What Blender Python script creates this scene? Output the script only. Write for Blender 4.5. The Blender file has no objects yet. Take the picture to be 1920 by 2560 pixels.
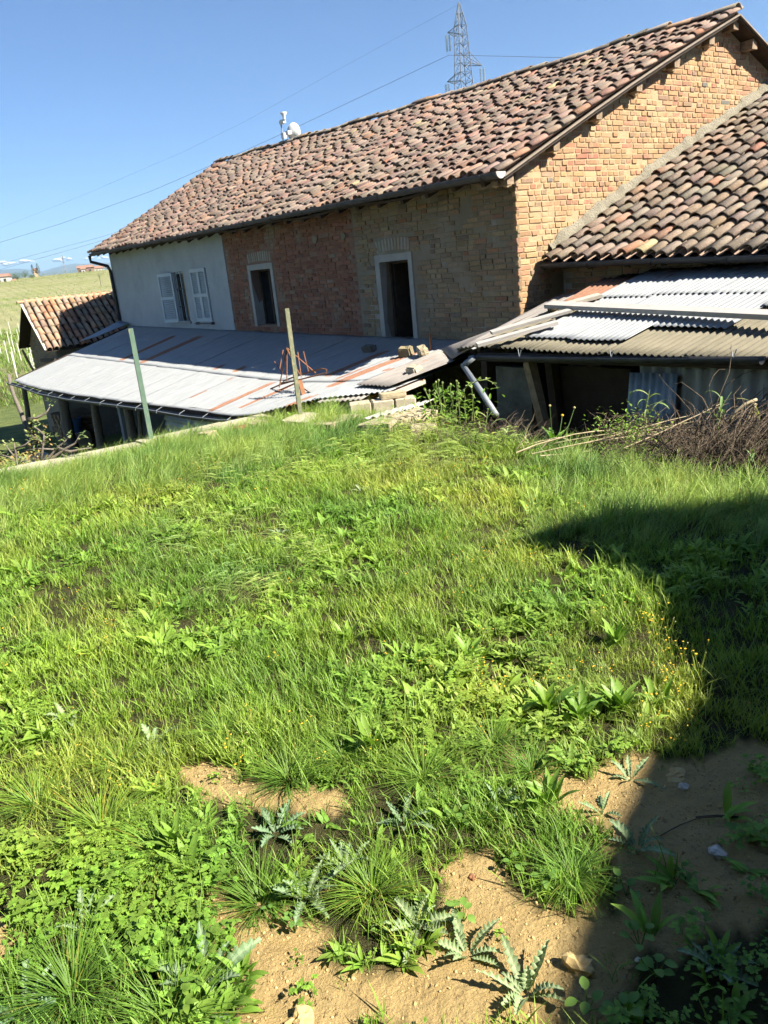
import bpy, math, random
import numpy as np
from mathutils import Vector, Matrix, noise as mnoise
random.seed(7); np.random.seed(7)
SC = bpy.context.scene
COL = SC.collection
rad = math.radians
# ------------------------------------------------------------------ camera
FPX = 1923.0; PITCH = 17.6; ROLL = 5.7; EYE = np.array([0, 0, 1.6])
_p, _r = rad(PITCH), rad(ROLL)
_rt = np.array([1., 0, 0]); _dn = np.array([0, -math.sin(_p), -math.cos(_p)])
CF = np.array([0, math.cos(_p), -math.sin(_p)])
CX = math.cos(_r) * _rt + math.sin(_r) * _dn
CY = -math.sin(_r) * _rt + math.cos(_r) * _dn
cam = bpy.data.objects.new('camera', bpy.data.cameras.new('camera'))
COL.objects.link(cam); SC.camera = cam
cam.matrix_world = Matrix(((CX[0], -CY[0], -CF[0], 0), (CX[1], -CY[1], -CF[1], 0), (CX[2], -CY[2], -CF[2], 1.6), (0, 0, 0, 1)))
cam.data.sensor_width = 36; cam.data.lens = FPX / 2560 * 36
cam.data.clip_start = .05; cam.data.clip_end = 60000
# ------------------------------------------------------------------ sky, sun, exposure
SUN_AZ, SUN_EL = 120.0, 43.0
world = bpy.data.worlds.new('World'); SC.world = world; world.use_nodes = True
wn = world.node_tree; bg = wn.nodes['Background']
sky = wn.nodes.new('ShaderNodeTexSky'); sky.sky_type = 'NISHITA'; sky.sun_disc = False
sky.sun_elevation = rad(SUN_EL); sky.sun_rotation = rad(SUN_AZ)
sky.air_density = .85; sky.dust_density = 0.0; sky.ozone_density = 8.5; sky.altitude = 600
wn.links.new(sky.outputs[0], bg.inputs[0]); bg.inputs[1].default_value = 0.05
sd = Vector((math.sin(rad(SUN_AZ)) * math.cos(rad(SUN_EL)), math.cos(rad(SUN_AZ)) * math.cos(rad(SUN_EL)), math.sin(rad(SUN_EL))))
sun = bpy.data.objects.new('sun', bpy.data.lights.new('sun', 'SUN')); COL.objects.link(sun)
sun.data.energy = 5.0; sun.data.angle = rad(.53); sun.data.color = (1.0, .93, .80)
sun.rotation_euler = sd.to_track_quat('Z', 'Y').to_euler(); sun.location = (30, -25, 40)
SC.view_settings.view_transform = 'Standard'; SC.view_settings.look = 'None'
SC.view_settings.exposure = 1.72; SC.view_settings.gamma = 1
SC.cycles.use_denoising = True; SC.cycles.use_adaptive_sampling = True; SC.cycles.adaptive_threshold = .02; SC.cycles.adaptive_min_samples = 12
SC.cycles.max_bounces = 3; SC.cycles.diffuse_bounces = 2; SC.cycles.glossy_bounces = 2
SC.cycles.transmission_bounces = 2; SC.cycles.transparent_max_bounces = 8; SC.cycles.volume_bounces = 0
SC.cycles.caustics_reflective = False; SC.cycles.caustics_refractive = False

# ------------------------------------------------------------------ frames: world (x right, y ahead) and farm (v into the house, u along its front)
AZ = rad(-34.5)
D1 = np.array([math.sin(AZ), math.cos(AZ), 0]); D2 = np.array([math.cos(AZ), -math.sin(AZ), 0])
C0 = np.array([2.2252, 11.2827, 0])
FM = Matrix.Translation(C0) @ Matrix.Rotation(-AZ, 4, 'Z')      # farm frame: local x = v, local y = u
WM = Matrix.Identity(4)
def ray(px, py):
    d = (px - 960) * CX + (py - 1280) * CY + FPX * CF
    return d / np.linalg.norm(d)
def toH(P):
    q = np.array(P) - C0; return np.array([q @ D2, q @ D1, q[2]])
def fromH(h): return C0 + h[0] * D2 + h[1] * D1 + np.array([0, 0, h[2]])
def wz(px, py, z=0):            # world point on the level z
    d = ray(px, py); return EYE + (z - 1.6) / d[2] * d
def wd(px, py, dist):           # world point at a horizontal distance
    d = ray(px, py); return EYE + d * dist / math.hypot(d[0], d[1])
EH = toH(EYE)
def _rh(px, py): return toH(EYE + ray(px, py)) - EH
def hv(px, py, v): b = _rh(px, py); return EH + b * (v - EH[0]) / b[0]
def hu(px, py, u): b = _rh(px, py); return EH + b * (u - EH[1]) / b[1]
def hz(px, py, z): b = _rh(px, py); return EH + b * (z - EH[2]) / b[2]
def hs(px, py, z0, k, s):       # farm-frame point on z = z0 + k*u + s*v
    b = _rh(px, py); t = (z0 + k * EH[1] + s * EH[0] - EH[2]) / (b[2] - k * b[1] - s * b[0]); return EH + t * b
def project(P):
    w = np.array(P) - EYE; return 960 + FPX * (w @ CX) / (w @ CF), 1280 + FPX * (w @ CY) / (w @ CF)

# ------------------------------------------------------------------ materials
def node_mat(name):
    m = bpy.data.materials.new(name); m.use_nodes = True
    nt = m.node_tree; b = nt.nodes['Principled BSDF']; return m, nt, b
def nz(nt, scale, detail=6, rough=.6, stretch=(1, 1, 1), coord='Object', dist=0.):
    tc = nt.nodes.new('ShaderNodeTexCoord'); mp = nt.nodes.new('ShaderNodeMapping'); mp.inputs['Scale'].default_value = stretch
    n = nt.nodes.new('ShaderNodeTexNoise'); n.inputs['Scale'].default_value = scale; n.inputs['Detail'].default_value = detail
    n.inputs['Roughness'].default_value = rough; n.inputs['Distortion'].default_value = dist
    if coord == 'Position':
        g = nt.nodes.new('ShaderNodeNewGeometry'); nt.links.new(g.outputs['Position'], mp.inputs[0])
    else: nt.links.new(tc.outputs[coord], mp.inputs[0])
    nt.links.new(mp.outputs[0], n.inputs['Vector']); return n.outputs['Fac']
def ramp(nt, fac, stops):
    r = nt.nodes.new('ShaderNodeValToRGB'); e = r.color_ramp.elements
    while len(e) < len(stops): e.new(.5)
    for i, (p, c) in enumerate(stops):
        e[i].position = p; e[i].color = (*c, 1) if len(c) == 3 else c
    nt.links.new(fac, r.inputs[0]); return r.outputs[0]
def thr(nt, fac, lo, hi):
    r = nt.nodes.new('ShaderNodeMapRange'); r.inputs[1].default_value = lo; r.inputs[2].default_value = hi
    nt.links.new(fac, r.inputs[0]); return r.outputs[0]
def mix(nt, fac, a, b, mode='MIX'):
    x = nt.nodes.new('ShaderNodeMix'); x.data_type = 'RGBA'; x.blend_type = mode
    for s, v in ((x.inputs[0], fac), (x.inputs[6], a), (x.inputs[7], b)):
        if isinstance(v, (int, float)): s.default_value = v
        elif isinstance(v, tuple): s.default_value = (*v, 1)
        else: nt.links.new(v, s)
    return x.outputs[2]
def mth(nt, op, a, b=0.):
    x = nt.nodes.new('ShaderNodeMath'); x.operation = op
    for s, v in ((x.inputs[0], a), (x.inputs[1], b)):
        if isinstance(v, (int, float)): s.default_value = v
        else: nt.links.new(v, s)
    return x.outputs[0]
def bump(nt, b, h, strength=.4, dist=.01):
    n = nt.nodes.new('ShaderNodeBump'); n.inputs['Strength'].default_value = strength; n.inputs['Distance'].default_value = dist
    nt.links.new(h, n.inputs['Height']); nt.links.new(n.outputs[0], b.inputs['Normal'])
def pm(name, c1, c2, scale=4, rough=.9, bstr=.4, bscale=60, bdist=.01, stretch=(1, 1, 1), c3=None, s3=20, lo3=.55, hi3=.7, metal=0., spec=.3, coord='Position'):
    m, nt, b = node_mat(name)
    col = ramp(nt, nz(nt, scale, 7, .65, stretch, coord), [(.3, c1), (.7, c2)])
    if c3: col = mix(nt, thr(nt, nz(nt, s3, 6, .7, stretch, coord), lo3, hi3), col, c3)
    nt.links.new(col, b.inputs['Base Color']); b.inputs['Roughness'].default_value = rough; b.inputs['Metallic'].default_value = metal
    b.inputs['Specular IOR Level'].default_value = spec
    if bstr: bump(nt, b, nz(nt, bscale, 6, .6, stretch, coord), bstr, bdist)
    return m
def piece_mat(name, src, patch, pscale, plo, phi, speck, sscale, slo, shi, rough=.95, bstr=.7, bscale=90, bdist=.006):
    """one colour per piece (object colour, or the Col attribute where the pieces are joined) under grain, patches and specks"""
    m, nt, b = node_mat(name)
    if src == 'obj': c = nt.nodes.new('ShaderNodeObjectInfo').outputs['Color']
    else:
        a = nt.nodes.new('ShaderNodeAttribute'); a.attribute_name = 'Col'; c = a.outputs['Color']
    g = ramp(nt, nz(nt, 28, 6, .7, coord='Position'), [(.25, (.72, .72, .72)), (.75, (1.2, 1.2, 1.2))])
    c = mix(nt, 1., c, g, 'MULTIPLY')
    c = mix(nt, thr(nt, nz(nt, pscale, 5, .6, coord='Position'), plo, phi), c, patch)
    c = mix(nt, thr(nt, nz(nt, sscale, 4, .6, coord='Position'), slo, shi), c, speck)
    nt.links.new(c, b.inputs['Base Color']); b.inputs['Roughness'].default_value = rough; b.inputs['Specular IOR Level'].default_value = .2
    bump(nt, b, nz(nt, bscale, 5, .7, coord='Position'), bstr, bdist)
    return m
def leaf_mat(name, base, tip, var=.35, trans=.35, rough=.55, yellow=(.30, .27, .05), patch=1.1, inst=True):
    m, nt, b = node_mat(name)
    a = nt.nodes.new('ShaderNodeAttribute'); a.attribute_name = 'Col'
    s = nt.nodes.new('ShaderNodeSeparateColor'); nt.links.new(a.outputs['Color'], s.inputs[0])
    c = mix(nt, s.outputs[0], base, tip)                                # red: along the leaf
    v = nt.nodes.new('ShaderNodeMapRange'); nt.links.new(s.outputs[1], v.inputs[0]); v.inputs[3].default_value = 1 - var; v.inputs[4].default_value = 1 + var
    c = mix(nt, 1., c, v.outputs[0], 'MULTIPLY')                        # green: leaf by leaf
    c = mix(nt, s.outputs[2], c, yellow)                                # blue: dry or yellowed
    if inst:
        i = nt.nodes.new('ShaderNodeAttribute'); i.attribute_type = 'INSTANCER'; i.attribute_name = 'tint'
        c = mix(nt, mth(nt, 'MULTIPLY', i.outputs['Fac'], .62), c, yellow)
    w = ramp(nt, nz(nt, patch, 3, .5, coord='Position'), [(.32, (.55, .72, .70)), (.68, (1.2, 1.12, .95))])
    c = mix(nt, 1., c, w, 'MULTIPLY')
    nt.links.new(c, b.inputs['Base Color']); b.inputs['Roughness'].default_value = rough; b.inputs['Specular IOR Level'].default_value = .35
    t = nt.nodes.new('ShaderNodeBsdfTranslucent'); nt.links.new(mix(nt, 1., c, (1.15, 1.25, .55), 'MULTIPLY'), t.inputs[0])
    x = nt.nodes.new('ShaderNodeMixShader'); x.inputs[0].default_value = trans
    nt.links.new(b.outputs[0], x.inputs[1]); nt.links.new(t.outputs[0], x.inputs[2])
    nt.links.new(x.outputs[0], nt.nodes['Material Output'].inputs[0]); return m

# ------------------------------------------------------------------ mesh helpers
def setmesh(me, V, F, mats, cols=None, smooth=False, midx=None):
    me.from_pydata([tuple(map(float, v)) for v in V], [], [tuple(f) for f in F])
    for m in mats: me.materials.append(m)
    if cols is not None:
        at = me.color_attributes.new('Col', 'FLOAT_COLOR', 'POINT')
        at.data.foreach_set('color', np.asarray([(c[0], c[1], c[2], 1.) for c in cols], dtype=np.float32).ravel())
    if smooth: me.polygons.foreach_set('use_smooth', np.ones(len(me.polygons), dtype=bool))
    if midx is not None: me.polygons.foreach_set('material_index', np.asarray(midx, dtype=np.int32))
    me.update(); return me
class MB:
    def __init__(s): s.V = []; s.F = []; s.C = []; s.M = []; s.c = (0, .5, 0); s.m = 0
    def add(s, V, F, C=None):
        o = len(s.V); s.V += [tuple(v) for v in V]; s.F += [tuple(i + o for i in f) for f in F]
        s.C += list(C) if C is not None else [s.c] * len(V); s.M += [s.m] * len(F)
    def box(s, lo, hi, M=None, jit=0.):
        V = [np.array([(lo, hi)[i & 1][0], (lo, hi)[(i >> 1) & 1][1], (lo, hi)[(i >> 2) & 1][2]], float) for i in range(8)]
        if jit: V = [v + np.random.uniform(-jit, jit, 3) for v in V]
        if M is not None: V = [np.array(M @ Vector(v)) for v in V]
        s.add(V, [(0, 2, 3, 1), (4, 5, 7, 6), (0, 1, 5, 4), (2, 6, 7, 3), (0, 4, 6, 2), (1, 3, 7, 5)])
    def beam(s, a, b, w, h, up=(0, 0, 1), jit=0.):
        a = np.array(a, float); b = np.array(b, float); d = (b - a); L = np.linalg.norm(d); d /= L
        x = np.cross(d, up); x /= np.linalg.norm(x); y = np.cross(x, d)
        V = []
        for p in (a, b):
            for sx, sy in ((-1, -1), (1, -1), (1, 1), (-1, 1)): V.append(p + x * sx * w / 2 + y * sy * h / 2 + np.random.uniform(-jit, jit, 3))
        s.add(V, [(3, 2, 1, 0), (4, 5, 6, 7), (0, 1, 5, 4), (1, 2, 6, 5), (2, 3, 7, 6), (3, 0, 4, 7)])
    def tube(s, pts, r, n=6, cap=True, cols=None):
        pts = [np.array(p, float) for p in pts]; k = len(pts)
        rr = r if hasattr(r, '__len__') else [r] * k
        V = []; C = []
        ref = np.array([.31, .17, .93])
        for i in range(k):
            d = pts[min(i + 1, k - 1)] - pts[max(i - 1, 0)]; d = d / (np.linalg.norm(d) + 1e-9)
            x = np.cross(d, ref); x /= np.linalg.norm(x) + 1e-9; y = np.cross(d, x)
            for j in range(n):
                a = 2 * math.pi * j / n; V.append(pts[i] + rr[i] * (math.cos(a) * x + math.sin(a) * y)); C.append(cols[i] if cols else s.c)
        F = [(i * n + j, i * n + (j + 1) % n, (i + 1) * n + (j + 1) % n, (i + 1) * n + j) for i in range(k - 1) for j in range(n)]
        if cap: F += [tuple(range(n))[::-1], tuple((k - 1) * n + j for j in range(n))]
        s.add(V, F, C)
    def prism(s, poly, a, b):       # poly: list of 2-d points; a,b functions giving the two 3-d ends
        n = len(poly); V = [a(p) for p in poly] + [b(p) for p in poly]
        s.add(V, [tuple(range(n))[::-1], tuple(range(n, 2 * n))] + [(i, (i + 1) % n, n + (i + 1) % n, n + i) for i in range(n)])
    def lathe(s, prof, M, n=16):
        V = []
        for r, z in prof:
            for j in range(n):
                a = 2 * math.pi * j / n; V.append(tuple(M @ Vector((r * math.cos(a), r * math.sin(a), z))))
        F = [(i * n + j, i * n + (j + 1) % n, (i + 1) * n + (j + 1) % n, (i + 1) * n + j) for i in range(len(prof) - 1) for j in range(n)]
        s.add(V, F)
    def rock(s, c, size, rough=.25, sub=2, rot=0.):
        import bmesh
        bm = bmesh.new(); bmesh.ops.create_icosphere(bm, subdivisions=sub, radius=1.); sd_ = np.random.uniform(0, 99, 3)
        R = Matrix.Rotation(rot, 3, 'Z')
        V = []
        for v in bm.verts:
            k = 1 + rough * mnoise.noise(v.co * 1.3 + Vector(sd_)) + rough * .5 * mnoise.noise(v.co * 3.1 + Vector(sd_))
            q = R @ Vector((v.co.x * k * size[0], v.co.y * k * size[1], v.co.z * k * size[2])); V.append(np.array(c) + np.array(q))
        s.add(V, [[v.index for v in f.verts] for f in bm.faces]); bm.free()
    def build(s, name, mats, parent=None, M=None, smooth=False, cols=False, base=None):
        me = bpy.data.meshes.new(name); mats = mats if isinstance(mats, (list, tuple)) else [mats]
        setmesh(me, s.V, s.F, mats, s.C if cols else None, smooth, s.M if len(mats) > 1 else None)
        return link(name, me, parent, M)
_base = {}
def link(name, me, parent=None, M=None, basis=None):
    o = bpy.data.objects.new(name, me); COL.objects.link(o)
    if parent is not None:
        o.parent = parent
        if parent.name in _base: o.matrix_parent_inverse = Matrix.Translation(-Vector(_base[parent.name]))
        if basis is not None: o.matrix_basis = basis
    else: o.matrix_world = (M if M is not None else WM) @ (basis if basis is not None else Matrix.Identity(4))
    return o
def tag(o, label=None, cat=None, group=None, kind=None):
    for k, v in (('label', label), ('category', cat), ('group', group), ('kind', kind)):
        if v: o[k] = v
    return o
def thing(name, label, cat, base, M=WM, group=None):
    o = bpy.data.objects.new(name, None); COL.objects.link(o); o.empty_display_size = .2
    o.matrix_world = M @ Matrix.Translation(Vector(base)); _base[o.name] = tuple(base)
    return tag(o, label, cat, group)
def recenter(o):
    """put a single mesh's origin at its base"""
    me = o.data; n = len(me.vertices); a = np.empty(n * 3, np.float32); me.vertices.foreach_get('co', a); a = a.reshape(-1, 3)
    b = np.array([(a[:, 0].min() + a[:, 0].max()) / 2, (a[:, 1].min() + a[:, 1].max()) / 2, a[:, 2].min()], np.float32)
    me.vertices.foreach_set('co', (a - b).ravel()); me.update()
    o.matrix_basis = o.matrix_basis @ Matrix.Translation(Vector(b.astype(float))); return o
def one(mb, name, mats, label, cat, M=WM, group=None, kind=None, smooth=False, cols=False):
    return tag(recenter(mb.build(name, mats, None, M, smooth, cols)), label, cat, group, kind)
def pieces(name, variants, items, parent, mat_obj, mat_join, join_name, frame, limit=300, smooth=False):
    """items: (variant index, matrix in the frame, colour). The `limit` that show largest become objects, the rest one joined part"""
    fm = np.array(frame); sc = []
    for i, (k, M, c) in enumerate(items):
        w = fm @ np.array([*M.translation, 1.]); w = w[:3] - EYE; z = w @ CF
        x, y = 960 + FPX * (w @ CX) / z, 1280 + FPX * (w @ CY) / z
        sc.append((0 if (z > 0 and -30 < x < 1950 and -30 < y < 2600) else 1, z, i))
    sc.sort(); near = [i for _, _, i in sc[:limit]]; far = [i for _, _, i in sc[limit:]]
    for me, *_ in variants:
        if not me.materials: me.materials.append(mat_obj)
    for i in near:
        k, M, c = items[i]; o = link(name, variants[k][0], parent, basis=M); o.color = (*c, 1)
    if far:
        V = []; F = []; Cc = []; off = 0
        for i in far:
            k, M, c = items[i]; v, f = variants[k][1], variants[k][2]; m = np.array(M)
            V.append(v @ m[:3, :3].T + m[:3, 3]); F += [tuple(a + off for a in q) for q in f]; Cc += [c] * len(v); off += len(v)
        me = bpy.data.meshes.new(join_name); setmesh(me, np.concatenate(V), F, [mat_join], Cc, smooth)
        tag(link(join_name, me, parent), kind='stuff')
def variant(name, mb, smooth=False):
    me = bpy.data.meshes.new(name); setmesh(me, mb.V, mb.F, [], None, smooth)
    return (me, np.array(mb.V, float), mb.F)
def frame3(x, y, z, o):
    return Matrix(((x[0], y[0], z[0], o[0]), (x[1], y[1], z[1], o[1]), (x[2], y[2], z[2], o[2]), (0, 0, 0, 1)))
def pick(cols, w): return cols[np.random.choice(len(cols), p=np.array(w) / sum(w))]
def vary(c, a=.12):
    k = 1 + random.uniform(-a, a); return tuple(max(0., x * k * (1 + random.uniform(-a / 3, a / 3))) for x in c)
# ------------------------------------------------------------------ surface materials
M_mortar = pm('lime_mortar', (.33, .235, .135), (.40, .30, .18), 3, .95, .8, 70, .012, c3=(.25, .18, .115), s3=9, lo3=.55, hi3=.75)
M_mortar_grey = pm('weathered_mortar', (.18, .155, .115), (.24, .21, .16), 2.5, .95, .9, 60, .012, c3=(.30, .29, .26), s3=2.2, lo3=.55, hi3=.68)
M_mortar_red = pm('red_wall_mortar', (.17, .105, .078), (.22, .145, .11), 3, .95, .7, 60, .01)
M_plaster = pm('grey_plaster', (.31, .345, .375), (.38, .415, .44), 1.6, .95, .35, 120, .004, c3=(.26, .29, .315), s3=1.1, lo3=.5, hi3=.75)
M_cement = pm('cement_render', (.27, .275, .26), (.36, .36, .34), 5, .95, .5, 80, .006, c3=(.26, .27, .25), s3=6, lo3=.55, hi3=.7)
BR = dict(patch=(.37, .27, .16), pscale=2.0, plo=.60, phi=.70, speck=(.16, .12, .08), sscale=45, slo=.66, shi=.74)
BR.update(plo=.57, phi=.70)
M_brick_o = piece_mat('brick_piece', 'obj', **BR); M_brick_j = piece_mat('wall_brick', 'attr', (.235, .20, .15), 1.25, .565, .66, (.12, .10, .08), 40, .66, .74)  # tone is the brick's own colour, on gable, arches and barn alike
TL = dict(patch=(.31, .255, .20), pscale=1.6, plo=.45, phi=.8, speck=(.36, .32, .25), sscale=38, slo=.60, shi=.72)
M_tile_o = piece_mat('clay_tile', 'obj', **TL); M_tile_j = piece_mat('clay_tile_field', 'attr', **TL)
M_pan = pm('pan_tile_clay', (.26, .18, .135), (.36, .26, .20), 12, .95, .5, 80, .006, c3=(.22, .185, .145), s3=5)
M_wood = pm('old_timber', (.16, .11, .07), (.30, .23, .16), 14, .9, .6, 40, .006, stretch=(1, 1, 1))
M_board = pm('bleached_board', (.33, .29, .235), (.44, .39, .33), 10, .85, .4, 50, .004, c3=(.30, .25, .2), s3=22, lo3=.58, hi3=.7)
M_dark = pm('dark_timber_and_shade', (.035, .026, .02), (.07, .05, .04), 8, .9, .4, 40, .005)  # dark timber, and the painted indoor shade of rooms and sash
M_gut = pm('gutter_metal', (.055, .053, .055), (.09, .085, .083), 6, .7, .2, 30, .002, metal=.1)
M_gutpale = pm('gutter_pale', (.42, .38, .36), (.5, .46, .42), 6, .5, .2, 30, .002, metal=.3)
M_gutdark = pm('dark_iron_gutter', (.035, .037, .04), (.07, .07, .072), 5, .6, .3, 40, .003, metal=.3)
M_shutter = pm('blue_grey_shutter', (.36, .43, .48), (.44, .51, .55), 6, .6, .2, 60, .002)
M_iron = pm('window_iron', (.05, .05, .05), (.09, .085, .08), 20, .6, .3, 60, .002, metal=.5)
M_rust = pm('rusty_iron', (.16, .07, .035), (.30, .14, .07), 18, .9, .7, 90, .003)
M_green = pm('green_post_paint', (.065, .115, .085), (.105, .16, .12), 7, .7, .3, 60, .002, c3=(.24, .20, .12), s3=9, lo3=.60, hi3=.68)
M_stone = pm('pale_stone', (.30, .24, .15), (.42, .355, .24), 5, .95, .9, 50, .012, c3=(.27, .23, .16), s3=11, lo3=.55, hi3=.7)
M_conc = pm('concrete_block', (.34, .29, .21), (.44, .39, .30), 5, .95, .8, 90, .008, c3=(.22, .19, .14), s3=6, lo3=.6, hi3=.72)
M_flash = pm('mortar_flashing', (.16, .142, .105), (.25, .228, .175), 6, .97, 1., 30, .03, c3=(.15, .14, .105), s3=22, lo3=.52, hi3=.64)
M_zinc = pm('zinc_pipe', (.17, .19, .21), (.24, .26, .28), 9, .6, .2, 50, .002, metal=.35)
M_white = pm('white_plastic', (.55, .55, .54), (.6, .6, .59), 9, .4, 0, coord='Object')
M_blue = pm('blue_plastic', (.03, .10, .28), (.05, .13, .33), 9, .4, 0)
M_bark = pm('grey_bark', (.10, .085, .07), (.19, .165, .135), 30, .95, .8, 60, .006)
M_twig = pm('dry_twig', (.035, .027, .019), (.125, .094, .065), 9, .95, .3, 60, .003)
M_cane = pm('dry_cane', (.25, .20, .12), (.40, .33, .21), 9, .8, .3, 60, .003)
def sheet_mat(name, c1, c2, rust, metal, rough, streak=(1, 6, 1), dirt=(.45, .42, .36), rough_rust=.9, bstr=.25):
    m, nt, b = node_mat(name)
    col = ramp(nt, nz(nt, 2.2, 6, .6, (1.5, 5, 1), 'Object'), [(.3, c1), (.7, c2)])
    col = mix(nt, thr(nt, nz(nt, 10, 6, .65, (.6, 5, 1), 'Object'), .58, .75), col, dirt)
    a = nt.nodes.new('ShaderNodeAttribute'); a.attribute_name = 'Col'
    n = nz(nt, 9, 8, .75, (.45, 4, 1), 'Object'); f = thr(nt, mth(nt, 'ADD', a.outputs['Fac'], mth(nt, 'MULTIPLY', n, 1.6)), 1.17, 1.38)
    rc = ramp(nt, nz(nt, 16, 5, .6, (1, 3, 1), 'Object'), [(.3, (rust[0] * .65, rust[1] * .6, rust[2] * .6)), (.7, rust)])
    col = mix(nt, f, col, rc); nt.links.new(col, b.inputs['Base Color'])
    rr = nt.nodes.new('ShaderNodeMapRange'); nt.links.new(f, rr.inputs[0]); rr.inputs[3].default_value = rough; rr.inputs[4].default_value = rough_rust
    nt.links.new(rr.outputs[0], b.inputs['Roughness'])
    mm = nt.nodes.new('ShaderNodeMapRange'); nt.links.new(f, mm.inputs[0]); mm.inputs[3].default_value = metal; mm.inputs[4].default_value = 0
    nt.links.new(mm.outputs[0], b.inputs['Metallic'])
    bump(nt, b, nz(nt, 60, 5, .6, coord='Object'), bstr, .003); return m
M_tin = sheet_mat('galvanised_tin', (.225, .237, .246), (.29, .302, .308), (.27, .135, .08), .1, .6, dirt=(.34, .31, .27))
M_fibre = sheet_mat('dark_fibre_cement', (.19, .17, .155), (.25, .23, .21), (.3, .2, .12), 0, .95, dirt=(.15, .14, .12), bstr=.6)
M_lichen = sheet_mat('lichened_fibre_cement', (.125, .112, .078), (.18, .16, .112), (.23, .20, .13), 0, .97, dirt=(.09, .08, .057), bstr=.9)
M_bluesheet = sheet_mat('old_blue_tin', (.20, .25, .30), (.27, .32, .37), (.3, .33, .36), .3, .6, dirt=(.14, .17, .2))
M_fibrewall = sheet_mat('pale_fibre_wall', (.30, .30, .27), (.38, .37, .33), (.3, .22, .12), 0, .9, dirt=(.22, .20, .16))

# ------------------------------------------------------------------ farmhouse
LU = 17.8
def lerp(a, b, t): return a + (b - a) * t
def roofpt(u, t, h=0.):
    """farm-frame point on the front roof slope: t 0 at the eave, 1 at the ridge; h off the surface"""
    f = max(-.05, min(1.05, u / LU))
    ev, ez = -.50, lerp(2.60, 2.86, f); rv, rz = lerp(4.85, 4.35, f), lerp(4.88, 5.42, f)
    v, z = lerp(ev, rv, t), lerp(ez, rz, t)
    z += .035 * math.sin(u * .9 + 1.3) * math.sin(t * 3.0) + .02 * math.sin(u * 2.3 + t * 4) - .05 * math.sin(math.pi * f) * (1 if t > .5 else .6)
    L = math.hypot(rv - ev, rz - ez); return np.array([v - h * (rz - ez) / L, u, z + h * (rv - ev) / L])
def rearpt(u, t, h=0.):
    f = max(-.05, min(1.05, u / LU)); rv, rz = lerp(4.85, 4.35, f), lerp(4.88, 5.42, f)
    return np.array([lerp(rv, 2 * rv + .5, t) + h * .4, u, lerp(rz, lerp(2.60, 2.86, f), t) + h * .9])
house = thing('farmhouse', 'long old brick and plaster farmhouse with a weathered clay tile roof', 'farmhouse', (0, 0, -3.), FM)
TW = .42
def zt(u): return lerp(2.78, 3.02, u / LU)          # wall top under the eave
OPEN = [(2.50, 3.31, .36, 1.68), (7.28, 8.22, .62, 1.80), (12.06, 12.78, .72, 1.99)]  # u0,u1,z0,z1: tall window, window, shuttered window
def wall_part(name, u0, u1, mat, v0, zb=-3.0):
    mb = MB(); cuts = sorted({u0, u1} | {x for o in OPEN for x in o[:2] if u0 < x < u1})
    for a, b in zip(cuts[:-1], cuts[1:]):
        h = [o for o in OPEN if o[0] <= a + 1e-6 and o[1] >= b - 1e-6]
        top = zt((a + b) / 2)
        for lo, hi in ([(zb, h[0][2]), (h[0][3], top)] if h else [(zb, top)]): mb.box((v0, a, lo), (TW, b, hi))
    return mb.build(name, mat, house)
brick_wall = wall_part('brick_wall', .03, 4.02, M_mortar_grey, .007)
red_wall = wall_part('brick_wall', 4.02, 9.42, M_mortar_red, .006)
plaster_wall = wall_part('plaster_wall', 9.42, LU, M_plaster, -.012)
tag(plaster_wall, 'grey plastered end of the front wall'); tag(red_wall, 'red brick middle of the front wall'); tag(brick_wall, 'grey brown brick front wall by the corner')
gm = MB()
gm.prism([(.013, -3), (9.7, -3), (9.7, 2.75), (4.85, 4.80), (.013, 2.70)], lambda p: (p[0], .0065, p[1]), lambda p: (p[0], .45, p[1]))
gable = gm.build('gable_wall', M_mortar, house); tag(gable, 'sunlit yellow brick gable wall')
rm = MB(); rm.prism([(.42, -3), (9.28, -3), (9.28, 2.9), (4.35, 5.30), (.42, 3.1)], lambda p: (p[0], LU - .43, p[1]), lambda p: (p[0], LU - .002, p[1])); rm.build('gable_wall', M_plaster, house)
rm = MB(); rm.box((9.28, .452, -3), (9.7, LU - .002, 2.72)); rm.build('rear_wall', M_mortar, house)
rm = MB(); rm.box((.43, .5, .1), (9.2, 17.3, .2)); rm.build('floor_slab', M_dark, house)  # floor, ceiling and inner walls: indoor shade put into a near-black colour
rm = MB(); rm.box((.43, .46, 2.3), (9.27, 17.3, 2.4)); rm.build('ceiling', M_dark, house)
rm = MB(); rm.box((.43, 5.5, .2), (9.2, 5.65, 2.3)); rm.box((.43, 10.2, .2), (9.2, 10.35, 2.3)); rm.box((3.6, .5, .2), (3.75, 17.2, 2.3)); rm.build('inner_wall', M_dark, house)
# bricks
def brick_variants(L, H, D, n, tag_):
    out = []
    for i in range(n):
        mb = MB(); c = .006
        def rect(x, dx, dz):     # at depth x
            return [(x + random.uniform(-.002, .002), sy * (L / 2 - dx) + random.uniform(-.004, .004), sz * (H / 2 - dz) + random.uniform(-.0035, .0035)) for sy, sz in ((-1, -1), (1, -1), (1, 1), (-1, 1))]
        V = rect(D, 0, 0) + rect(c, 0, 0) + rect(0, c, c)
        mb.add(V, [(0, 1, 5, 4), (1, 2, 6, 5), (2, 3, 7, 6), (3, 0, 4, 7), (4, 5, 9, 8), (5, 6, 10, 9), (6, 7, 11, 10), (7, 4, 8, 11), (8, 9, 10, 11)])
        out.append(variant(tag_, mb))
    return out
CH = .0755
STR = brick_variants(.235, .062, .05, 5, 'brick'); HDR = brick_variants(.112, .062, .05, 6, 'brick'); SOL = brick_variants(.058, .20, .05, 3, 'brick')
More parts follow.
